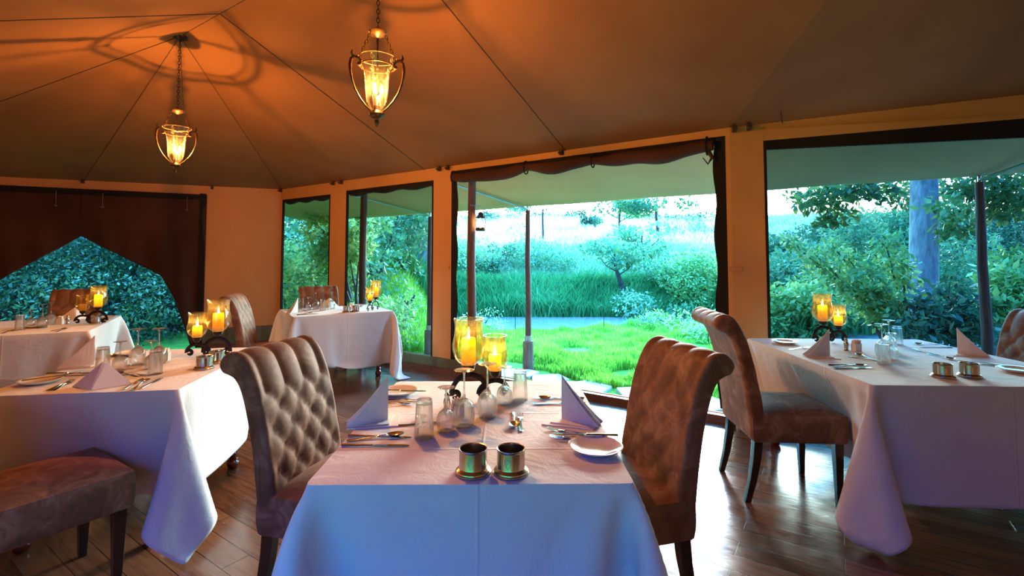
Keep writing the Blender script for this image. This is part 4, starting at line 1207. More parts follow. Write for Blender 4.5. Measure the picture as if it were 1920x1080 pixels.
stand(cadK, 309, 675, .2, 'small white box of sugar packets right of the glasses on the left table', 'sugar packet boxes')
stand(plateK, 246, 664, 0, 'white side plate at the far edge of the left table', 'side plates')
lay(spoonK, (235, 672), (200, 664), 'spoon behind the upturned tumbler on the left table', 'spoons on the left table', .19)
lay(forkK, (215, 676), (258, 666), 'fork near the far plate of the left table', 'forks on the left table', .195)
# far left table
setting_holder(172, 606, R(16), 0, ON_B, lit2=False)
stand(potK, 180, 606, R(0), 'single silver pot below the tall candle on the far left table', 'engraved silver pots')
stand(cadK, 112, 607, .3, 'small box of sugar packets on the far left table', 'sugar packet boxes')
stand(shakK, 126, 607, 0, 'silver shaker beside the sugar box on the far left table', 'silver shakers')
stand(pyrK, 139, 598, R(30), 'folded napkin behind the small candle on the far left table', 'pyramid-folded napkins')
stand(plateK, 200, 596, 0, 'white side plate behind the tall candle on the far left table', 'side plates')
stand(plateK, 68, 613, 0, 'white side plate under the glasses of the far left table', 'side plates')
stand(tumb, 37, 618, 0, 'leftmost upturned tumbler on the far left table', 'upturned tumblers')
stand(smlw, 57, 612, 0, 'small upturned wine glass right of the leftmost tumbler, far left table', 'upturned wine glasses')
stand(bigw, 79, 614, 0, 'large upturned wine glass, left one, on the far left table', 'upturned wine glasses')
stand(bigw, 95, 608, 0, 'large upturned wine glass, right one, on the far left table', 'upturned wine glasses')
lay(knifeK, (96, 621), (124, 614), 'knife at the front edge of the far left table', 'cutlery on the far left table', .225)
lay(spoonK, (104, 622), (134, 613), 'spoon at the front edge of the far left table', 'cutlery on the far left table', .19)
lay(forkK, (2, 625), (26, 619), 'fork at the left frame edge on the far left table', 'cutlery on the far left table', .195)
# table by the narrow windows
def fit(x, y):
    f0, b0 = 590 - (x - 553) * .0677, 574 - (x - 527) * .110
    f1, b1 = 593 - (x - 554) * .0595, 579 - (x - 527) * .054
    v = min(.90, max(.16, (f0 - y) / (f0 - b0))); return f1 - v * (f1 - b1)
stand0, lay0 = stand, lay
def stand(K, px, py, *a, **k): return stand0(K, px, fit(px, py), *a, **k)
def lay(K, p0, p1, *a, **k): return lay0(K, (p0[0], fit(*p0)), (p1[0], fit(*p1)), *a, **k)
setting_holder(700, fit(700, 576), R(75), 0, ON_M)
stand(potK, 650, 583, 0, 'left silver pot on the table by the narrow windows', 'engraved silver pots')
stand(potK, 667, 581, 0, 'right silver pot on the table by the narrow windows', 'engraved silver pots')
stand(cadK, 659, 570, .2, 'small box of sugar packets on the table by the narrow windows', 'sugar packet boxes')
stand(sailK, 558, 582, R(250), 'folded napkin at the left of the table by the narrow windows', 'sail-folded napkins')
stand(tumb, 565, 571, 0, 'leftmost upturned tumbler, table by the narrow windows', 'upturned tumblers')
stand(smlw, 578, 575, 0, 'small upturned wine glass, table by the narrow windows', 'upturned wine glasses')
stand(bigw, 592, 572, 0, 'large upturned wine glass, left one, table by the narrow windows', 'upturned wine glasses')
stand(bigw, 622, 570, 0, 'large upturned wine glass, right one, table by the narrow windows', 'upturned wine glasses')
stand(tumb, 605, 575, 0, 'upturned tumbler between the wine glasses, table by the narrow windows', 'upturned tumblers')
stand(pyrK, 617, 566, R(20), 'folded napkin behind the glasses, table by the narrow windows', 'pyramid-folded napkins')
stand(plateK, 672, 562, 0, 'white side plate at the far edge, table by the narrow windows', 'side plates')
lay(knifeK, (556, 590), (590, 584), 'knife at the front left corner, table by the narrow windows', 'cutlery on the table by the narrow windows', .225)
lay(spoonK, (560, 586), (594, 580), 'spoon at the front left corner, table by the narrow windows', 'cutlery on the table by the narrow windows', .19)
lay(knifeK, (575, 578), (565, 572), 'knife left of the glasses, table by the narrow windows', 'cutlery on the table by the narrow windows', .225)
lay(forkK, (534, 577), (552, 575), 'fork at the far left corner, table by the narrow windows', 'cutlery on the table by the narrow windows', .195)

# ------------------------------------------------------------------ pendant lamps
def chain(mb, p, q, L=.034, w=.009, wire=.0028):
    p, q = Vector(p), Vector(q); D = (q - p); n = max(2, int(D.length / (L * .78))); t = D.normalized()
    a = t.cross(Vector((0, 0, 1)) if abs(t.z) < .9 else Vector((1, 0, 0))).normalized(); b = t.cross(a)
    for i in range(n):
        c = p + D * ((i + .5) / n); e = a if i % 2 else b; pts = []
        for k in range(12):
            an = 2 * PI * k / 12; pts.append(c + t * math.cos(an) * D.length / n * .62 + e * math.sin(an) * w)
        mb.tube(pts, wire, 5, closed=True)
def lamp(label, x, y, ztop, zc):
    t = thing('pendant_lantern', label, 'pendant lamp', (x, y, zc), math.atan2(y, x), 'hanging glass bell lanterns')
    # zc = height of the metal ring ; local z relative to it
    top = ztop - zc
    mb = MB(); chain(mb, (0, 0, .235), (0, 0, top - .03)); mb.build('chain', M['iron'], t)
    if ztop < 3.6:
        MB().lathe([(.0005, top + .0), (.075, top - .004), (.07, top - .02), (.04, top - .038), (.015, top - .052), (.0005, top - .055)], 24).build('ceiling_rose', M['iron'], t)
    MB().lathe([(.0005, .235), (.012, .232), (.020, .22), (.045, .212), (.058, .20), (.052, .188), (.030, .178), (.014, .165), (.0005, .16)], 20).build('crown', M['bronze'], t)
    MB().tube([(0, 0, .165), (0, 0, .10), (0, 0, 0.03)], [.008, .0065, .0065], 10).build('centre_rod', M['bronze'], t)
    for k in range(3):
        a = 2 * PI * k / 3; c, s = math.cos(a), math.sin(a)
        def rp(r, z): return (r * c, r * s, z)
        mb = MB(); chain(mb, rp(.045, .195), rp(.118, .012), L=.03, w=.007, wire=.0023); mb.build('side_chain', M['bronze'], t)
        # arm: outer bow from the ring down to the base cup, with scrolls at the top
        pts = [rp(.128, -.035), rp(.112, -.028), rp(.113, -.008), rp(.130, .006), rp(.155, .006), rp(.172, -.016), rp(.178, -.05), rp(.176, -.09), rp(.165, -.14), rp(.145, -.19), rp(.115, -.235), rp(.078, -.272), rp(.045, -.295), rp(.025, -.305)]
        arm = MB().tube(pts, [.010, .008, .0075, .0075, .009, .010, .011, .0085, .0065, .0065, .0065, .006, .006, .006], 8)
        arm.tube([rp(.160, .0), rp(.172, .018), rp(.166, .042)], [.008, .007, .002], 7)
        arm.lathe([(.0, -.012), (.011, -.006), (.013, .002), (.009, .011), (.0, .014)], 10, rp(.122, -.035))
        arm.build('arm', M['bronze'], t)
    MB().tube([(.104 * math.cos(a), .104 * math.sin(a), -.016) for a in [2 * PI * i / 40 for i in range(40)]], .0045, 8, closed=True).build('ring', M['bronze'], t)
    g = [(.020, -.288), (.038, -.280), (.054, -.255), (.062, -.21), (.067, -.15), (.070, -.09), (.077, -.045), (.092, -.010), (.106, .020), (.112, .036)]
    MB().lathe(thick(g, .002), 40, closed=True).build('bell_glass', M['lampglass'], t, auto=60)
    MB().tube([(.112 * math.cos(a), .112 * math.sin(a), .036) for a in [2 * PI * i / 48 for i in range(48)]], .0018, 6, closed=True).build('glass_rim', M['etch'], t)
    # etched scroll work
    def rad(z):
        for (r0, z0), (r1, z1) in zip(g, g[1:]):
            if z0 <= z <= z1: return r0 + (r1 - r0) * (z - z0) / (z1 - z0) + .0015
        return g[-1][0]
    et = MB()
    for k in range(5):
        a0 = 2 * PI * k / 5 + .3
        def sp(du, z): r = rad(z); return (r * math.cos(a0 + du), r * math.sin(a0 + du), z)
        for zz, dr, sg in ((.012, .016, 1), (-.06, .017, -1), (-.10, .016, 1), (-.14, .016, -1), (-.18, .015, 1), (-.215, .013, -1)):
            pts = []
            for i in range(13):
                f = i / 12; q = dr * (1 - .65 * f); an = sg * f * 2 * PI * .95 + (PI / 2)
                pts.append(sp(sg * .06 + q / .09 * math.cos(an) * 1.0, zz + q * math.sin(an)))
            et.tube(pts, .0023, 5, sx=1, sy=.5)
        et.tube([sp(.04 * math.sin(i * 1.1), -.24 + .27 * i / 14) for i in range(15)], .0016, 5)
    et.build('etched_scrolls', M['etch'], t)
    MB().lathe([(.0005, -.30), (.024, -.30), (.034, -.292), (.040, -.298), (.048, -.312), (.044, -.324), (.028, -.334), (.014, -.340), (.010, -.348), (.016, -.358), (.015, -.370), (.006, -.385), (.0005, -.392)], 20).build('base_finial', M['bronze'], t)
    MB().tube([(0, 0, .03), (0, 0, -.03)], .0065, 8).tube([(0, 0, -.295), (0, 0, -.262)], .02, 10).build('socket_stem', M['bronze'], t)
    for k in range(3):
        a = 2 * PI * k / 3 + .5; x0, y0 = .026 * math.cos(a), .026 * math.sin(a)
        MB().lathe([(.0005, -.262), (.010, -.262), (.010, -.19), (.0005, -.188)], 12, (x0, y0, 0)).build('candle_sleeve', M['etch'], t)
        MB().lathe([(.0005, -.19), (.007, -.188), (.0125, -.168), (.010, -.148), (.003, -.128), (.0005, -.124)], 12, (x0, y0, 0)).build('bulb', M['bulb'], t)
    return t
lamp('glass bell lantern hanging further back from the tent peak', A0.x, A0.y, 3.455, 2.545)
lB = ridge_pt(2.745)
lamp('larger-looking glass bell lantern hanging nearest, top centre', lB.x, lB.y, 3.46, 2.565)
LW = 9
for p in (Vector((A0.x, A0.y, 2.545)), Vector((lB.x, lB.y, 2.565))):
    point('lamp_light', p + Vector((0, 0, -.150)), (1, .38, .075), 100, .007)
    for k in range(3):
        a = 2 * PI * k / 3 + .5 + math.atan2(p.y, p.x)
        point('lamp_light', p + Vector((.026 * math.cos(a), .026 * math.sin(a), -.155)), (1, .38, .075), LW, .011)

# ------------------------------------------------------------------ outdoors
rng = np.random.RandomState(11)
def q_of(X, Y): return 0.555 * X + 0.832 * Y - 4.46
def t_of(X, Y): return 0.832 * X - 0.555 * Y
def terrain(X, Y):
    X = np.asarray(X, float); Y = np.asarray(Y, float)
    r = X / np.maximum(Y, 3.0)
    nse = .06 * np.sin(X * .9 + 1) * np.cos(Y * .7) + .03 * np.sin(X * 2.3) * np.sin(Y * 1.9)
    z = np.interp(Y, [-20, 8, 13.2, 14.0, 18.0, 18.9, 20, 22, 26, 36, 60, 66, 100], [-.32, -.33, -.52, -1.15, -1.15, -.75, -.10, .50, 1.45, 2.9, 6.3, 6.4, 5.0])
    flat = np.interp(Y, [-20, 6, 9, 14, 26, 45, 60, 100], [-.32, -.35, -.25, .25, 1.7, 5.0, 5.3, 4.0])
    flatl = np.interp(Y, [-20, 8, 11, 14, 20, 30, 60, 100], [-.32, -.34, -.30, -.1, 1.1, 2.9, 6.2, 5.5])
    rt = np.clip((r - .44) / .12, 0, 1); lt = np.clip((-.14 - r) / .07, 0, 1)
    z = z * (1 - rt) + flat * rt
    z = z * (1 - lt) + flatl * lt
    return z + nse * np.clip((Y - 6) / 4, .1, 2)
ng = 230
gx = np.concatenate([np.linspace(-75, -12, 40)[:-1], np.linspace(-12, 16, 120), np.linspace(16, 90, 45)[1:]])
gy = np.concatenate([np.linspace(-14, 3, 14)[:-1], np.linspace(3, 30, 150), np.linspace(30, 110, 60)[1:]])
GX, GY = np.meshgrid(gx, gy); GZ = terrain(GX, GY)
Q = q_of(GX, GY); T_ = t_of(GX, GY)
# keep the ground below the tent floor
GZ = np.where(Q < 0.2, np.minimum(GZ, -.32), GZ)
V = np.stack([GX, GY, GZ], -1).reshape(-1, 3)
idx = np.arange(V.shape[0]).reshape(GX.shape)
F = np.stack([idx[:-1, :-1], idx[:-1, 1:], idx[1:, 1:], idx[1:, :-1]], -1).reshape(-1, 4)
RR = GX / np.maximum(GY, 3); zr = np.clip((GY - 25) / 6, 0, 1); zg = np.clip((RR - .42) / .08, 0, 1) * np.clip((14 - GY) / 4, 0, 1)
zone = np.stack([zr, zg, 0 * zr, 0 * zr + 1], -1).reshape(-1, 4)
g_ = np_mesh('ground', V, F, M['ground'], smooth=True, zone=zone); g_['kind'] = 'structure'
# stream surface
wv = []
for k_ in range(22):
    for y_ in (13.2, 19.2):
        f_ = k_ / 21; wv.append(((-.30 + .95 * f_) * y_, y_, -.86))
wf = [(2 * i, 2 * i + 1, 2 * i + 3, 2 * i + 2) for i in range(21)]
w_ = np_mesh('stream_water', wv, wf, M['water'], smooth=True); tag(w_, 'pale still stream crossing beyond the bright lawn', 'water', kind='stuff')
# flagstones
st = MB()
for i in range(21):
    for j in range(3):
        t0 = -6.5 + i * .64 + rnd.uniform(-.06, .06); q0 = .12 + j * .54
        cxs = []
        nn = rnd.randint(5, 7); cc = m2 * (4.46 + q0 + .26 + rnd.uniform(-.04, .04)) + d2 * t0
        zz = float(terrain(np.array(cc.x), np.array(cc.y))) + .035 + rnd.uniform(0, .015)
        for k in range(nn):
            a = 2 * PI * k / nn + rnd.uniform(-.25, .25); r = .325 * rnd.uniform(.84, 1.08)
            cxs.append((cc.x + r * math.cos(a), cc.y + r * math.sin(a)))
        st.add([(x, y, zz) for x, y in cxs] + [(x, y, zz - .06) for x, y in cxs], [tuple(range(nn)), tuple(range(2 * nn - 1, nn - 1, -1))] + [(k, (k + 1) % nn, nn + (k + 1) % nn, nn + k) for k in range(nn)])
sp_ = st.build('stone_paving', M['stone'], smooth=False, bevel=.01); sp_['kind'] = 'structure'

def blades(name, P, h, w, mat, label, cat, lean=.35, parts=2, rs=None):
    rs = rs or rng; n = len(P)
    a = rs.rand(n) * 2 * PI; hh = h * (.55 + .9 * rs.rand(n)); ww = w * (.6 + .8 * rs.rand(n))
    dx, dy = np.cos(a), np.sin(a); la = rs.rand(n) * 2 * PI; ln = lean * hh * (.3 + rs.rand(n))
    B1 = P + np.stack([dx * ww, dy * ww, 0 * ww], -1); B2 = P - np.stack([dx * ww, dy * ww, 0 * ww], -1)
    M1 = P + np.stack([np.cos(la) * ln * .35, np.sin(la) * ln * .35, hh * .6], -1)
    m_a = M1 + np.stack([dx * ww * .7, dy * ww * .7, 0 * ww], -1); m_b = M1 - np.stack([dx * ww * .7, dy * ww * .7, 0 * ww], -1)
    Tp = P + np.stack([np.cos(la) * ln, np.sin(la) * ln, hh], -1)
    V = np.stack([B2, B1, m_a, m_b, Tp], 1).reshape(-1, 3)
    o5 = np.arange(n) * 5
    F = np.concatenate([np.stack([o5, o5 + 1, o5 + 2], -1), np.stack([o5, o5 + 2, o5 + 3], -1), np.stack([o5 + 3, o5 + 2, o5 + 4], -1)])
    rr = np.repeat(np.clip(rs.rand(n) * .7 + .3 * (.5 + .5 * np.sin(P[:, 0] * 1.7) * np.cos(P[:, 1] * 1.3)), 0, 1), 5)
    o = np_mesh(name, V, F, mat, rand=rr)
    return tag(o, label, cat, kind='stuff')
def scatter(n, t0, t1, q0, q1, dens=None, power=1.0):
    t = t0 + (t1 - t0) * rng.rand(n); q = q0 + (q1 - q0) * rng.rand(n) ** power
    X = .832 * t + .555 * (q + 4.46); Y = -.555 * t + .832 * (q + 4.46)
    return np.stack([X, Y, terrain(X, Y)], -1)
def scat(n, r0, r1, y0, y1, power=1.0):
    r = r0 + (r1 - r0) * rng.rand(n); Y = y0 + (y1 - y0) * rng.rand(n) ** power; X = r * Y
    return np.stack([X, Y, terrain(X, Y)], -1)
P = scat(130000, -.26, .48, 5.2, 13.5, 1.1)
qq = q_of(P[:, 0], P[:, 1])
nz = np.sin(P[:, 0] * 3.1 + np.sin(P[:, 1] * 2.3) * 1.4) + np.cos(P[:, 1] * 3.7 + P[:, 0])
P = P[(nz > -1.25) & (qq > 1.75 + .15 * np.sin(P[:, 0] * 4))]
tuft = .07 + .12 * np.clip(np.sin(P[:, 0] * 5.3 + 1.5 * np.sin(P[:, 1] * 3.1)) * np.cos(P[:, 1] * 4.7 + P[:, 0] * 1.3), 0, 1)
blades('lawn_grass', P, tuft, .008, M['lawn'], 'bright green tufted lawn between the flagstones and the stream', 'grass')
P = scat(30000, -.24, .62, 18.4, 20.6)
blades('bank_grass', P, .62, .026, M['reed'], 'lush teal green grass along the far side of the stream', 'grass', .6)
P = scat(46000, -.5, 1.15, 20.4, 28, 1.1)
nz = np.sin(P[:, 0] * .9) + np.cos(P[:, 1] * .8 + P[:, 0] * .4)
blades('slope_grass', P[nz > -.6], .55, .035, M['slopegrass'], 'tall blue green grass covering the slope above the stream', 'grass', .5)
P = scat(60000, -.5, 1.15, 27, 62, 1.1)
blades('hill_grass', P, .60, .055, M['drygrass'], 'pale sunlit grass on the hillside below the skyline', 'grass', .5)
P = scat(14000, .46, 1.15, 9.5, 20)
blades('right_grass', P, .40, .022, M['reed'], 'rough grass behind the shrubs outside the right-hand window', 'grass', .5)
P = scat(22000, -.55, -.16, 8.8, 20)
blades('weed_grass', P, .32, .018, M['lawn'], 'rough grass outside the two narrow windows', 'grass', .5)

def leaves(centres, radii, n, size, mat, parent, name='foliage', shell=.55, asp=.5):
    """leaf quads on and inside a set of ellipsoid clumps"""
    cs = np.array(centres); rr = np.array(radii); k = len(cs)
    vol = (rr.prod(1)) ** (2 / 3); pick = rng.choice(k, n, p=vol / vol.sum())
    d = rng.randn(n, 3); d /= np.linalg.norm(d, axis=1, keepdims=True)
    r = shell + (1 - shell) * rng.rand(n, 1) ** .5; r *= (1 + .12 * rng.randn(n, 1))
    P = cs[pick] + d * rr[pick] * r
    ax = rng.randn(n, 3) + d * .6; ax[:, 2] -= .3; ax /= np.linalg.norm(ax, axis=1, keepdims=True)
    up = rng.randn(n, 3) * .8 + np.array([0, 0, 1.0]); sd = np.cross(ax, up); sd /= np.linalg.norm(sd, axis=1, keepdims=True) + 1e-9
    nn = np.cross(sd, ax)
    L = size * (.55 + .9 * rng.rand(n, 1)); w = L * asp
    a = P; b = P + ax * L * .5 + sd * w * .5 - nn * L * .06; c = P + ax * L; e = P + ax * L * .5 - sd * w * .5 - nn * L * .06
    V = np.stack([a, b, c, e], 1).reshape(-1, 3); o4 = np.arange(n) * 4
    F = np.concatenate([np.stack([o4, o4 + 1, o4 + 2], -1), np.stack([o4, o4 + 2, o4 + 3], -1)])
    br = .5 + .25 * rng.randn(k)
    val = np.repeat(np.clip(br[pick] + .22 * rng.randn(n), 0, 1), 4)
    o = np_mesh(name, V, F, mat, parent, rand=val)
    return o
def bush(label, X, Y, w, h, n, size, mat, clumps=12, stems=5, group=None, name='leafy_bush', z=None, dep=None, low=.15, cat='bush', bark='darkbark'):
    z0 = float(terrain(np.array(X), np.array(Y))) if z is None else z
    t = thing(name, label, cat, (X, Y, z0 - .03), 0, group)
    cs = []; rr = []; dep = dep or w
    for i in range(clumps):
        f = rng.rand(); hh = h * (low + (1 - low) * f); sc = (1 - .55 * abs(f - .35))
        cs.append(((rng.rand() - .5) * w * sc, (rng.rand() - .5) * dep * sc, hh - h * .12)); r = w * (.16 + .14 * rng.rand())
        rr.append((r, r, r * .8))
    leaves(cs, rr, n, size, mat, t)
    mb = MB()
    for i in range(stems):
        c = cs[rng.randint(len(cs))]; b0 = ((rng.rand() - .5) * w * .15, (rng.rand() - .5) * dep * .15, 0)
        mid = [(b0[k] * .5 + c[k] * .5) + (rng.rand() - .5) * w * .08 for k in range(3)]
        mb.tube([b0, mid, c], [.02 + .010 * h, .014 + .005 * h, .006], 6)
    mb.build('stems', M[bark], t)
    return t
def bush_at(label, px, Y, w, h, n, size, mat, **kw):
    r = (px - CX) / FPX; return bush(label, r * Y, Y, w, h, n, size, mat, **kw)

# dense growth outside the left opening
for i, (px, Y, w, h, lb) in enumerate(((-160, 9.0, 3.6, 3.6, 'dense teal bush filling the left end of the peaked opening'), (60, 9.6, 3.4, 4.0, 'dense green bush just left of the peak of the opening'), (215, 10.4, 3.4, 4.0, 'dense green bush just right of the peak of the opening'), (345, 11.0, 3.2, 3.8, 'dense green bush at the right foot of the peaked opening'))):
    bush_at(lb, px, Y, w, h, 19000, .080, M['leaf_dark'], clumps=34, stems=16, group='dense bushes outside the left opening', low=.02)
for px, Y, w, h, lb in ((100, 14, 7, 6, 'tall dark backdrop tree behind the bushes of the peaked opening'), (330, 15, 6, 6, 'tall dark backdrop tree right of the peaked opening'), (-150, 13, 6, 6, 'tall dark backdrop tree at the far left')):
    bush_at(lb, px, Y, w, h, 8000, .22, M['leaf_dark'], clumps=24, stems=8, group='dark trees behind the left bushes', name='dense_tree', cat='tree', low=.05)
# narrow window views
bush_at('light green shrub filling the lower half of the first narrow window', 565, 10.6, 2.4, 2.5, 7000, .11, M['leaf_light'], clumps=18, stems=9, low=.05)
bush_at('taller green tree filling the first narrow window up to the awning', 540, 14.5, 5.5, 5.2, 9000, .17, M['leaf_far'], clumps=24, stems=8, low=.1, name='leafy_tree', cat='tree')
bush_at('leafy light green shrub at the left of the second narrow window', 668, 10.2, 1.7, 3.2, 6000, .11, M['leaf_light'], clumps=18, stems=7, low=.08)
bush_at('green tree with hanging branches behind the second narrow window shrub', 712, 17, 4.2, 5.2, 7000, .18, M['leaf_far'], clumps=16, stems=5, low=.35, name='leafy_tree', cat='tree')
bush_at('low yellow green bush around the forked stump', 745, 10.2, 1.4, .95, 3000, .08, M['leaf_light'], clumps=12, stems=5, low=.1)
bush_at('mid green bush low behind the table at the second narrow window', 690, 9.3, 1.5, 1.1, 2500, .09, M['leaf_light'], clumps=12, stems=5, low=.1)
def trunk(name, label, cat, px, Y, h, r0, r1, mat, lean=(0, 0), z=None, group=None, fork=None, wob=.06):
    r = (px - CX) / FPX; X = r * Y; z0 = float(terrain(np.array(X), np.array(Y))) if z is None else z
    t = thing(name, label, cat, (X, Y, z0 - .05), 0, group)
    mb = MB(); n = 14; pts = []; rr = []
    for i in range(n + 1):
        f = i / n; pts.append((lean[0] * f + wob * math.sin(f * 7 + px), lean[1] * f + wob * math.cos(f * 5 + px), h * f)); rr.append(r0 + (r1 - r0) * f + (r0 * .5 * max(0, .12 - f) / .12))
    mb.tube(pts, rr, 14)
    mb.build('trunk', M[mat], t)
    if fork:
        fk = MB()
        for (f, dx, dy, dz, ra) in fork:
            i = int(f * n); p = Vector(pts[i]); q = p + Vector((dx, dy, dz)); mid = (p + q) / 2 + Vector((dx * .1, 0, -dz * .08))
            fk.tube([p, mid, q], [ra, ra * .75, ra * .35], 8)
        fk.build('branches', M[mat], t)
    return t, pts
GT = 'bare trunks seen through the second narrow window'
for px, Y, h, r0, ln, lb in ((756, 21, 6, .14, .2, 'slim dark trunk, leftmost of those in the second narrow window'), (770, 22, 6, .20, -.9, 'dark leaning trunk left of the thick pale one, second narrow window'), (785, 20, 6, .34, .7, 'thick pale trunk in the second narrow window'), (797, 22, 6, .16, .9, 'slim trunk right of the thick pale one, second narrow window'), (765, 25, 6, .12, .5, 'thin far trunk among those in the second narrow window')):
    trunk('bare_tree', lb, 'tree', px, Y, h, r0, r0 * .55, 'bark' if 'pale' in lb and 'left' not in lb else 'darkbark', (ln, 0), group=GT)
bush_at('dark leafy crown over the trunks in the second narrow window', 780, 23, 7, 6.5, 6000, .22, M['leaf_far'], clumps=16, stems=4, low=.62, name='leafy_tree', cat='tree')
trunk('tree_stump', 'short forked dead stump outside the second narrow window', 'stump', 760, 10.6, .80, .085, .07, 'darkbark', (.02, 0), fork=[(.85, .22, 0, .30, .045), (.85, -.16, 0, .24, .04)], wob=.02)
# doorway view: far side of the stream
def far_tree(label, px, py_base, Y, w, h, n, sz, mat='leaf_far', crown=.45, lean=(0, 0), r0=None, group=None):
    t, pts = trunk('small_tree', label, 'tree', px, Y, h * .8, r0 or .05 * h ** .8 * .5, .03, 'darkbark', lean, group=group, fork=[(.6, w * .3, 0, h * .25, .03), (.65, -w * .3, 0, h * .22, .03)])
    cs = []; rr = []
    for i in range(9):
        f = rng.rand(); cs.append((lean[0] * .9 + (rng.rand() - .5) * w, (rng.rand() - .5) * w * .6, h * (crown + (1 - crown) * f))); q = w * (.13 + .12 * rng.rand()); rr.append((q, q, q * .6))
    leaves(cs, rr, n, sz, mat if not isinstance(mat, str) else M[mat], t)
    return t
far_tree('leaning tree with a dark forked trunk on the far bank, doorway view', 1168, 0, 19.5, 2.3, 2.5, 2200, .14, lean=(-.35, 0), crown=.62, r0=.16)
far_tree('open flat-topped tree high on the hill, left of centre in the doorway skyline', 1163, 0, 31, 3.9, 3.6, 2200, .2, crown=.62, r0=.12)
far_tree('round crowned tree on the skyline right of the flat-topped one', 1232, 0, 33, 4.6, 4.2, 3200, .22, crown=.45, r0=.14)
far_tree('small tree lower on the slope below the skyline tree', 1205, 0, 24, 2.6, 1.9, 1500, .16, crown=.5, r0=.08)
far_tree('small dark tree alone on the pale hill, doorway view', 1107, 0, 42, 2.0, 2.1, 1500, .2, 'leaf_dark', crown=.2)
far_tree('tiny umbrella tree on the skyline at the left of the doorway view', 975, 0, 70, 4.0, 2.8, 900, .35, 'leaf_dark', crown=.75, r0=.1)
bush_at('small pointed shrub on the slope left of the slim pole', 941, 22.5, 1.3, 1.5, 1300, .12, M['leaf_dark'], clumps=9, stems=3)
k = 0
for px, Y, w, h, wh in ((900, 50, 3.5, 1.0, 'at the far left of'), (925, 56, 3.4, 1.0, 'left of the slim pole on'), (955, 55, 4.0, 1.1, 'behind the slim pole on'), (1020, 58, 3.4, 1.0, 'just right of the slim pole on'), (1050, 55, 3.2, .9, 'left of the lone dark tree on'), (1085, 57, 3, .8, 'touching the lone dark tree on'), (1200, 52, 5.5, 1.3, 'between the two skyline trees on'), (1265, 48, 4.5, 1.3, 'right of the round skyline tree on'), (1300, 48, 5.0, 1.5, 'near the right end of'), (1345, 50, 5.5, 1.2, 'at the doorway right edge of')):
    bush_at(f'low dark bush {wh} the hill crest', px, Y, w, h, 700, .25, M['leaf_dark'], clumps=8, stems=2, group='low bushes along the hill crest', name='hill_bush')
for px, Y, w, h, wh in ((1150, 30, 2.2, .8, 'below the flat-topped tree'), (1190, 36, 2.0, .7, 'between the slope trees'), (1275, 34, 2.4, .9, 'right of the round skyline tree'), (1300, 38, 1.8, .7, 'under the crest at right'), (965, 38, 1.6, .6, 'behind the slim pole'), (1320, 36, 2.6, 1.0, 'near the right doorway strip')):
    bush_at(f'scattered shrub on the pale hillside {wh}', px, Y, w, h, 700, .18, M['leaf_far'], clumps=7, stems=2, group='scattered shrubs on the hillside', name='hill_shrub')
bush_at('large yellow green bush on the far bank at the right of the doorway view', 1310, 19.6, 3.2, 1.9, 12000, .13, M['leaf_light'], clumps=24, stems=8, low=.05)
bush_at('broad teal bush right of the leaning tree on the far bank', 1235, 20.5, 2.6, 1.2, 7000, .13, M['leaf_far'], clumps=18, stems=6, low=.05)
bush_at('blue green bank bush at the left of the doorway view', 905, 22.5, 3.6, 1.3, 6000, .13, M['leaf_far'], clumps=16, stems=5, low=.05)
bush_at('blue green bank bush behind the slim pole', 1010, 23, 4.0, 1.1, 6000, .13, M['leaf_far'], clumps=16, stems=5, low=.05)
bush_at('tangle of roots and dry stalks under the leaning tree', 1175, 18.6, 1.9, 1.3, 1500, .12, M['slopegrass'], clumps=10, stems=22, low=.05, name='root_tangle', cat='roots')
bush_at('dark waterside clump below the leaning tree', 1215, 18.4, 2.2, .8, 3000, .10, M['leaf_far'], clumps=12, stems=4, low=.05)
bush_at('pale leafy plant in front of the stream at the right of the doorway view', 1275, 12.4, 1.7, .30, 2000, .09, M['leaf_light'], clumps=14, stems=8, low=.1)
bush_at('bright leafy plant below the large yellow green bush', 1335, 10.8, 1.2, .5, 1500, .09, M['leaf_light'], clumps=12, stems=6, low=.1)
bush_at('pale wispy weeds by the stream at the left of the doorway view', 905, 12.6, 1.2, .45, 1200, .06, M['slopegrass'], clumps=10, stems=20, low=.1, name='wispy_weeds', cat='weeds')
trunk('wooden_post', 'slim dead post standing on the pale hill right of the slim pole', 'post', 1017, 30, 2.5, .085, .05, 'darkbark', (.05, 0), wob=.02)
# crook stakes
for px, Y, lb in ((1131, 12.0, 'thin iron crook stake in the lawn below the leaning tree'), (1325, 10.0, 'thin iron crook stake in front of the yellow green bush'), (966, 12.2, 'thin iron stake in the lawn left of the slim pole')):
    r = (px - CX) / FPX; X = r * Y; z0 = float(terrain(np.array(X), np.array(Y)))
    o = MB().tube([(0, 0, 0), (0, 0, .55), (-.02, 0, .63), (-.07, 0, .66), (-.12, 0, .62), (-.13, 0, .56)], .008, 6).build('crook_stake', M['iron']); o.location = (X, Y, z0 - .02)
    tag(o, lb, 'stake', 'crook stakes on the lawn')
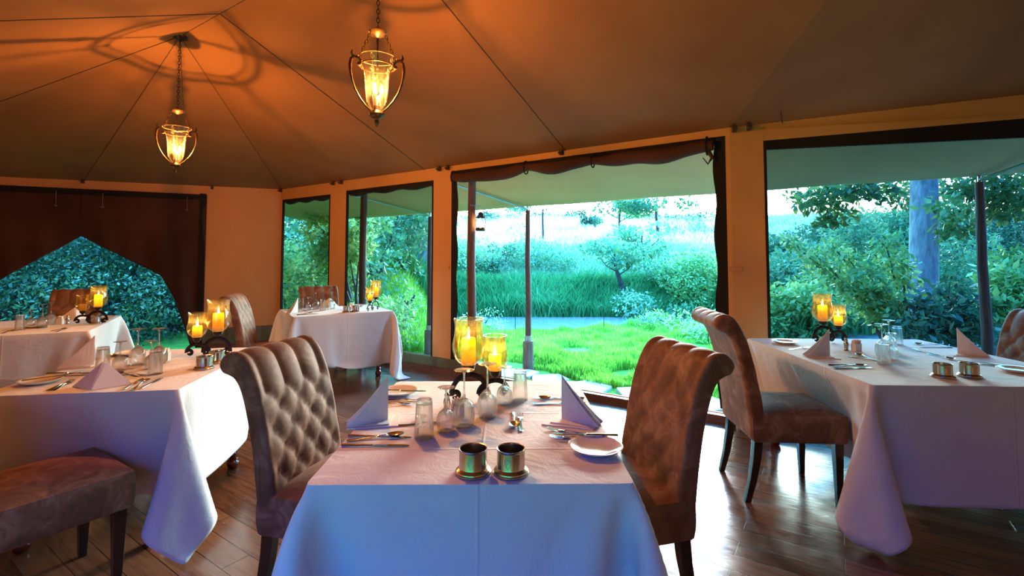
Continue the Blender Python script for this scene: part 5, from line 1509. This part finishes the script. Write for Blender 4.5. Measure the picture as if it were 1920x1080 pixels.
# right window view
big, bp = trunk('large_tree', 'tall tree with a thick pale trunk outside the right-hand window', 'tree', 1733, 9.6, 7.0, .245, .20, 'bark', (.03, 0), fork=[(.62, -2.6, -.6, .1, .06), (.66, 2.4, -.5, .2, .07), (.72, -1.6, .5, .6, .07), (.6, 1.2, -.9, -.1, .05)])
cs = []; rr = []
bx, by = big.location.x, big.location.y
for (px, py, Y, w) in ((1520, 372, 8.8, .45), (1560, 368, 8.8, .5), (1570, 400, 8.8, .30), (1552, 415, 8.8, .22), (1600, 352, 8.6, .45), (1640, 355, 8.6, .45), (1680, 355, 10.2, .45), (1692, 380, 10.3, .25), (1790, 350, 10.2, .5), (1775, 385, 8.6, .35), (1800, 420, 8.6, .35), (1830, 350, 8.8, .5), (1785, 440, 8.6, .25), (1880, 350, 8.8, .7), (1900, 390, 8.8, .5), (1870, 400, 8.8, .3), (1950, 360, 8.8, .8)):
    p = at(px, py, Y); cs.append((p.x - bx, p.y - by, p.z - big.location.z)); rr.append((w, w, w * .45))
leaves(cs, rr, 4200, .13, M['leaf_tree'], big, 'hanging_foliage', shell=.3)
# foreground broad-leaved shrub
def branchy(label, px, Y, ends, n, size, mat):
    r = (px - CX) / FPX; X = r * Y; z0 = float(terrain(np.array(X), np.array(Y)))
    t = thing('broadleaf_shrub', label, 'shrub', (X, Y, z0 - .03))
    mb = MB(); cs = []; rr = []
    for (ex, ey, eY, w) in ends:
        p = at(ex, ey, eY); e = Vector((p.x - X, p.y - Y, p.z - z0)); m_ = Vector((e.x * .45, e.y * .45, e.z * .62))
        mb.tube([(0, 0, 0), m_, e], [.035, .02, .006], 7)
        for f in (.35, .6, .8, 1.0):
            q = m_.lerp(e, f); cs.append(tuple(q)); rr.append((w * (1.1 - .4 * f) * 1.25, w, w * .55))
    mb.build('branches', M['darkbark'], t)
    leaves(cs, rr, n, size, mat, t, 'foliage', shell=.15, asp=.45)
    return t
branchy('broad-leaved shrub spreading across the right-hand window', 1700, 6.6, [(1480, 448, 6.6, .16), (1530, 475, 6.4, .20), (1590, 480, 6.6, .22), (1630, 510, 6.2, .24), (1660, 450, 6.6, .22), (1600, 530, 6.3, .24), (1690, 490, 6.4, .18), (1560, 455, 6.7, .18), (1650, 560, 6.2, .24)], 2500, .095, M['leaf_light'])
branchy('lower broad-leaved shrub beside the dark pole, right-hand window', 1760, 6.2, [(1725, 555, 6.0, .22), (1780, 530, 6.2, .25), (1810, 560, 6.0, .3), (1750, 580, 6.0, .3), (1700, 600, 5.9, .25), (1830, 600, 5.9, .25)], 2200, .10, M['leaf_dark'])
branchy('leafy shrub right of the dark pole, right-hand window', 1890, 6.2, [(1880, 510, 6.2, .3), (1900, 480, 6.4, .3), (1930, 540, 6.0, .3), (1870, 560, 6.0, .22)], 2400, .12, M['leaf_light'])
for px, Y, w, h, m_, lb in ((1610, 15, 2.6, 2.3, 'leaf_far', 'round teal bush left of the thick trunk in the mid distance'), (1800, 14, 3.2, 1.9, 'leaf_far', 'teal bush right of the thick trunk in the mid distance'), (1890, 16, 4.0, 2.2, 'leaf_dark', 'dark bush in the mid distance at the far right'), (1500, 18, 2.6, 1.3, 'leaf_far', 'blue green bush at the left of the right-hand window'), (1560, 10.5, 1.8, 1.1, 'leaf_light', 'low light bush behind the tall candle of the right table'), (1475, 10.0, 1.3, .9, 'leaf_light', 'low light bush at the left foot of the right-hand window'), (1700, 22, 5, 2.2, 'leaf_far', 'wide distant bush behind the thick trunk'), (1580, 26, 4, 1.8, 'leaf_far', 'distant bush below the skyline, right-hand window'), (1470, 13, 2.0, 1.2, 'leaf_far', 'mid teal bush beside the column, right-hand window')):
    bush_at(lb, px, Y, w, h, int(2200 * w), .13 if Y < 18 else .2, M[m_], clumps=18, stems=5, low=.05)
trunk('fallen_log', 'dark curved fallen branch on the ground, right-hand window', 'log', 1800, 7.4, .25, .06, .03, 'darkbark', (-1.1, -.1), wob=.03)
trunk('tree_stump', 'broad dark stump right of the awning pole, right-hand window', 'stump', 1875, 8.0, .50, .20, .15, 'darkbark', (.02, 0), wob=.01)

# ------------------------------------------------------------------ world and colour management
w = bpy.data.worlds.new('world'); bpy.context.scene.world = w; w.use_nodes = True
nt = w.node_tree; nt.nodes.clear()
out = nt.nodes.new('ShaderNodeOutputWorld'); bg = nt.nodes.new('ShaderNodeBackground')
tc = nt.nodes.new('ShaderNodeTexCoord'); sx = nt.nodes.new('ShaderNodeSeparateXYZ'); nt.links.new(tc.outputs['Generated'], sx.inputs[0])
def wramp(stops):
    cr = nt.nodes.new('ShaderNodeValToRGB'); e = cr.color_ramp.elements
    e[0].position, e[0].color = stops[0][0], (*stops[0][1], 1); e[1].position, e[1].color = stops[-1][0], (*stops[-1][1], 1)
    for p_, c_ in stops[1:-1]:
        x = e.new(p_); x.color = (*c_, 1)
    nt.links.new(sx.outputs['Z'], cr.inputs['Fac']); return cr.outputs[0]
# bright dusk horizon towards the hill, deep blue sky on the other side
sunny = wramp([(0.0, (1.0, .93, .84)), (.09, (1.0, .96, .92)), (.20, (.30, .82, 1.0)), (.5, (.08, .45, .95)), (1.0, (.05, .26, .70))])
shady = wramp([(0.0, (.003, .012, .04)), (.12, (.002, .010, .05)), (.5, (.001, .032, .18)), (1.0, (.05, .26, .70))])
mr = nt.nodes.new('ShaderNodeMapRange'); mr.interpolation_type = 'SMOOTHSTEP'; mr.inputs['From Min'].default_value = -.35; mr.inputs['From Max'].default_value = .75
nt.links.new(sx.outputs['Y'], mr.inputs['Value'])
mx = nt.nodes.new('ShaderNodeMix'); mx.data_type = 'RGBA'; nt.links.new(mr.outputs[0], mx.inputs['Factor'])
nt.links.new(shady, mx.inputs[6]); nt.links.new(sunny, mx.inputs[7]); nt.links.new(mx.outputs[2], bg.inputs[0])
bg.inputs[1].default_value = 34.0
nt.links.new(bg.outputs[0], out.inputs[0])
w.cycles.sampling_method = 'MANUAL'; w.cycles.sample_map_resolution = 256

sl = bpy.data.lights.new('low_sun', 'SUN'); sl.energy = 16; sl.angle = R(24); sl.color = (1, .90, .74)
so_ = bpy.data.objects.new('low_sun', sl); C.objects.link(so_)
so_.rotation_euler = Vector((-.36, -.92, -math.tan(R(12)))).to_track_quat('-Z', 'Y').to_euler()
sc = bpy.context.scene
sc.view_settings.view_transform = 'Standard'; sc.view_settings.look = 'None'
sc.view_settings.gamma = 1; sc.view_settings.exposure = -0.12; sc.view_settings.use_curve_mapping = False
cy = sc.cycles
cy.use_denoising = True
cy.max_bounces = 10; cy.diffuse_bounces = 3; cy.glossy_bounces = 3; cy.transmission_bounces = 7; cy.transparent_max_bounces = 24
cy.caustics_reflective = False; cy.caustics_refractive = False
cy.sample_clamp_indirect = 6; cy.sample_clamp_direct = 0
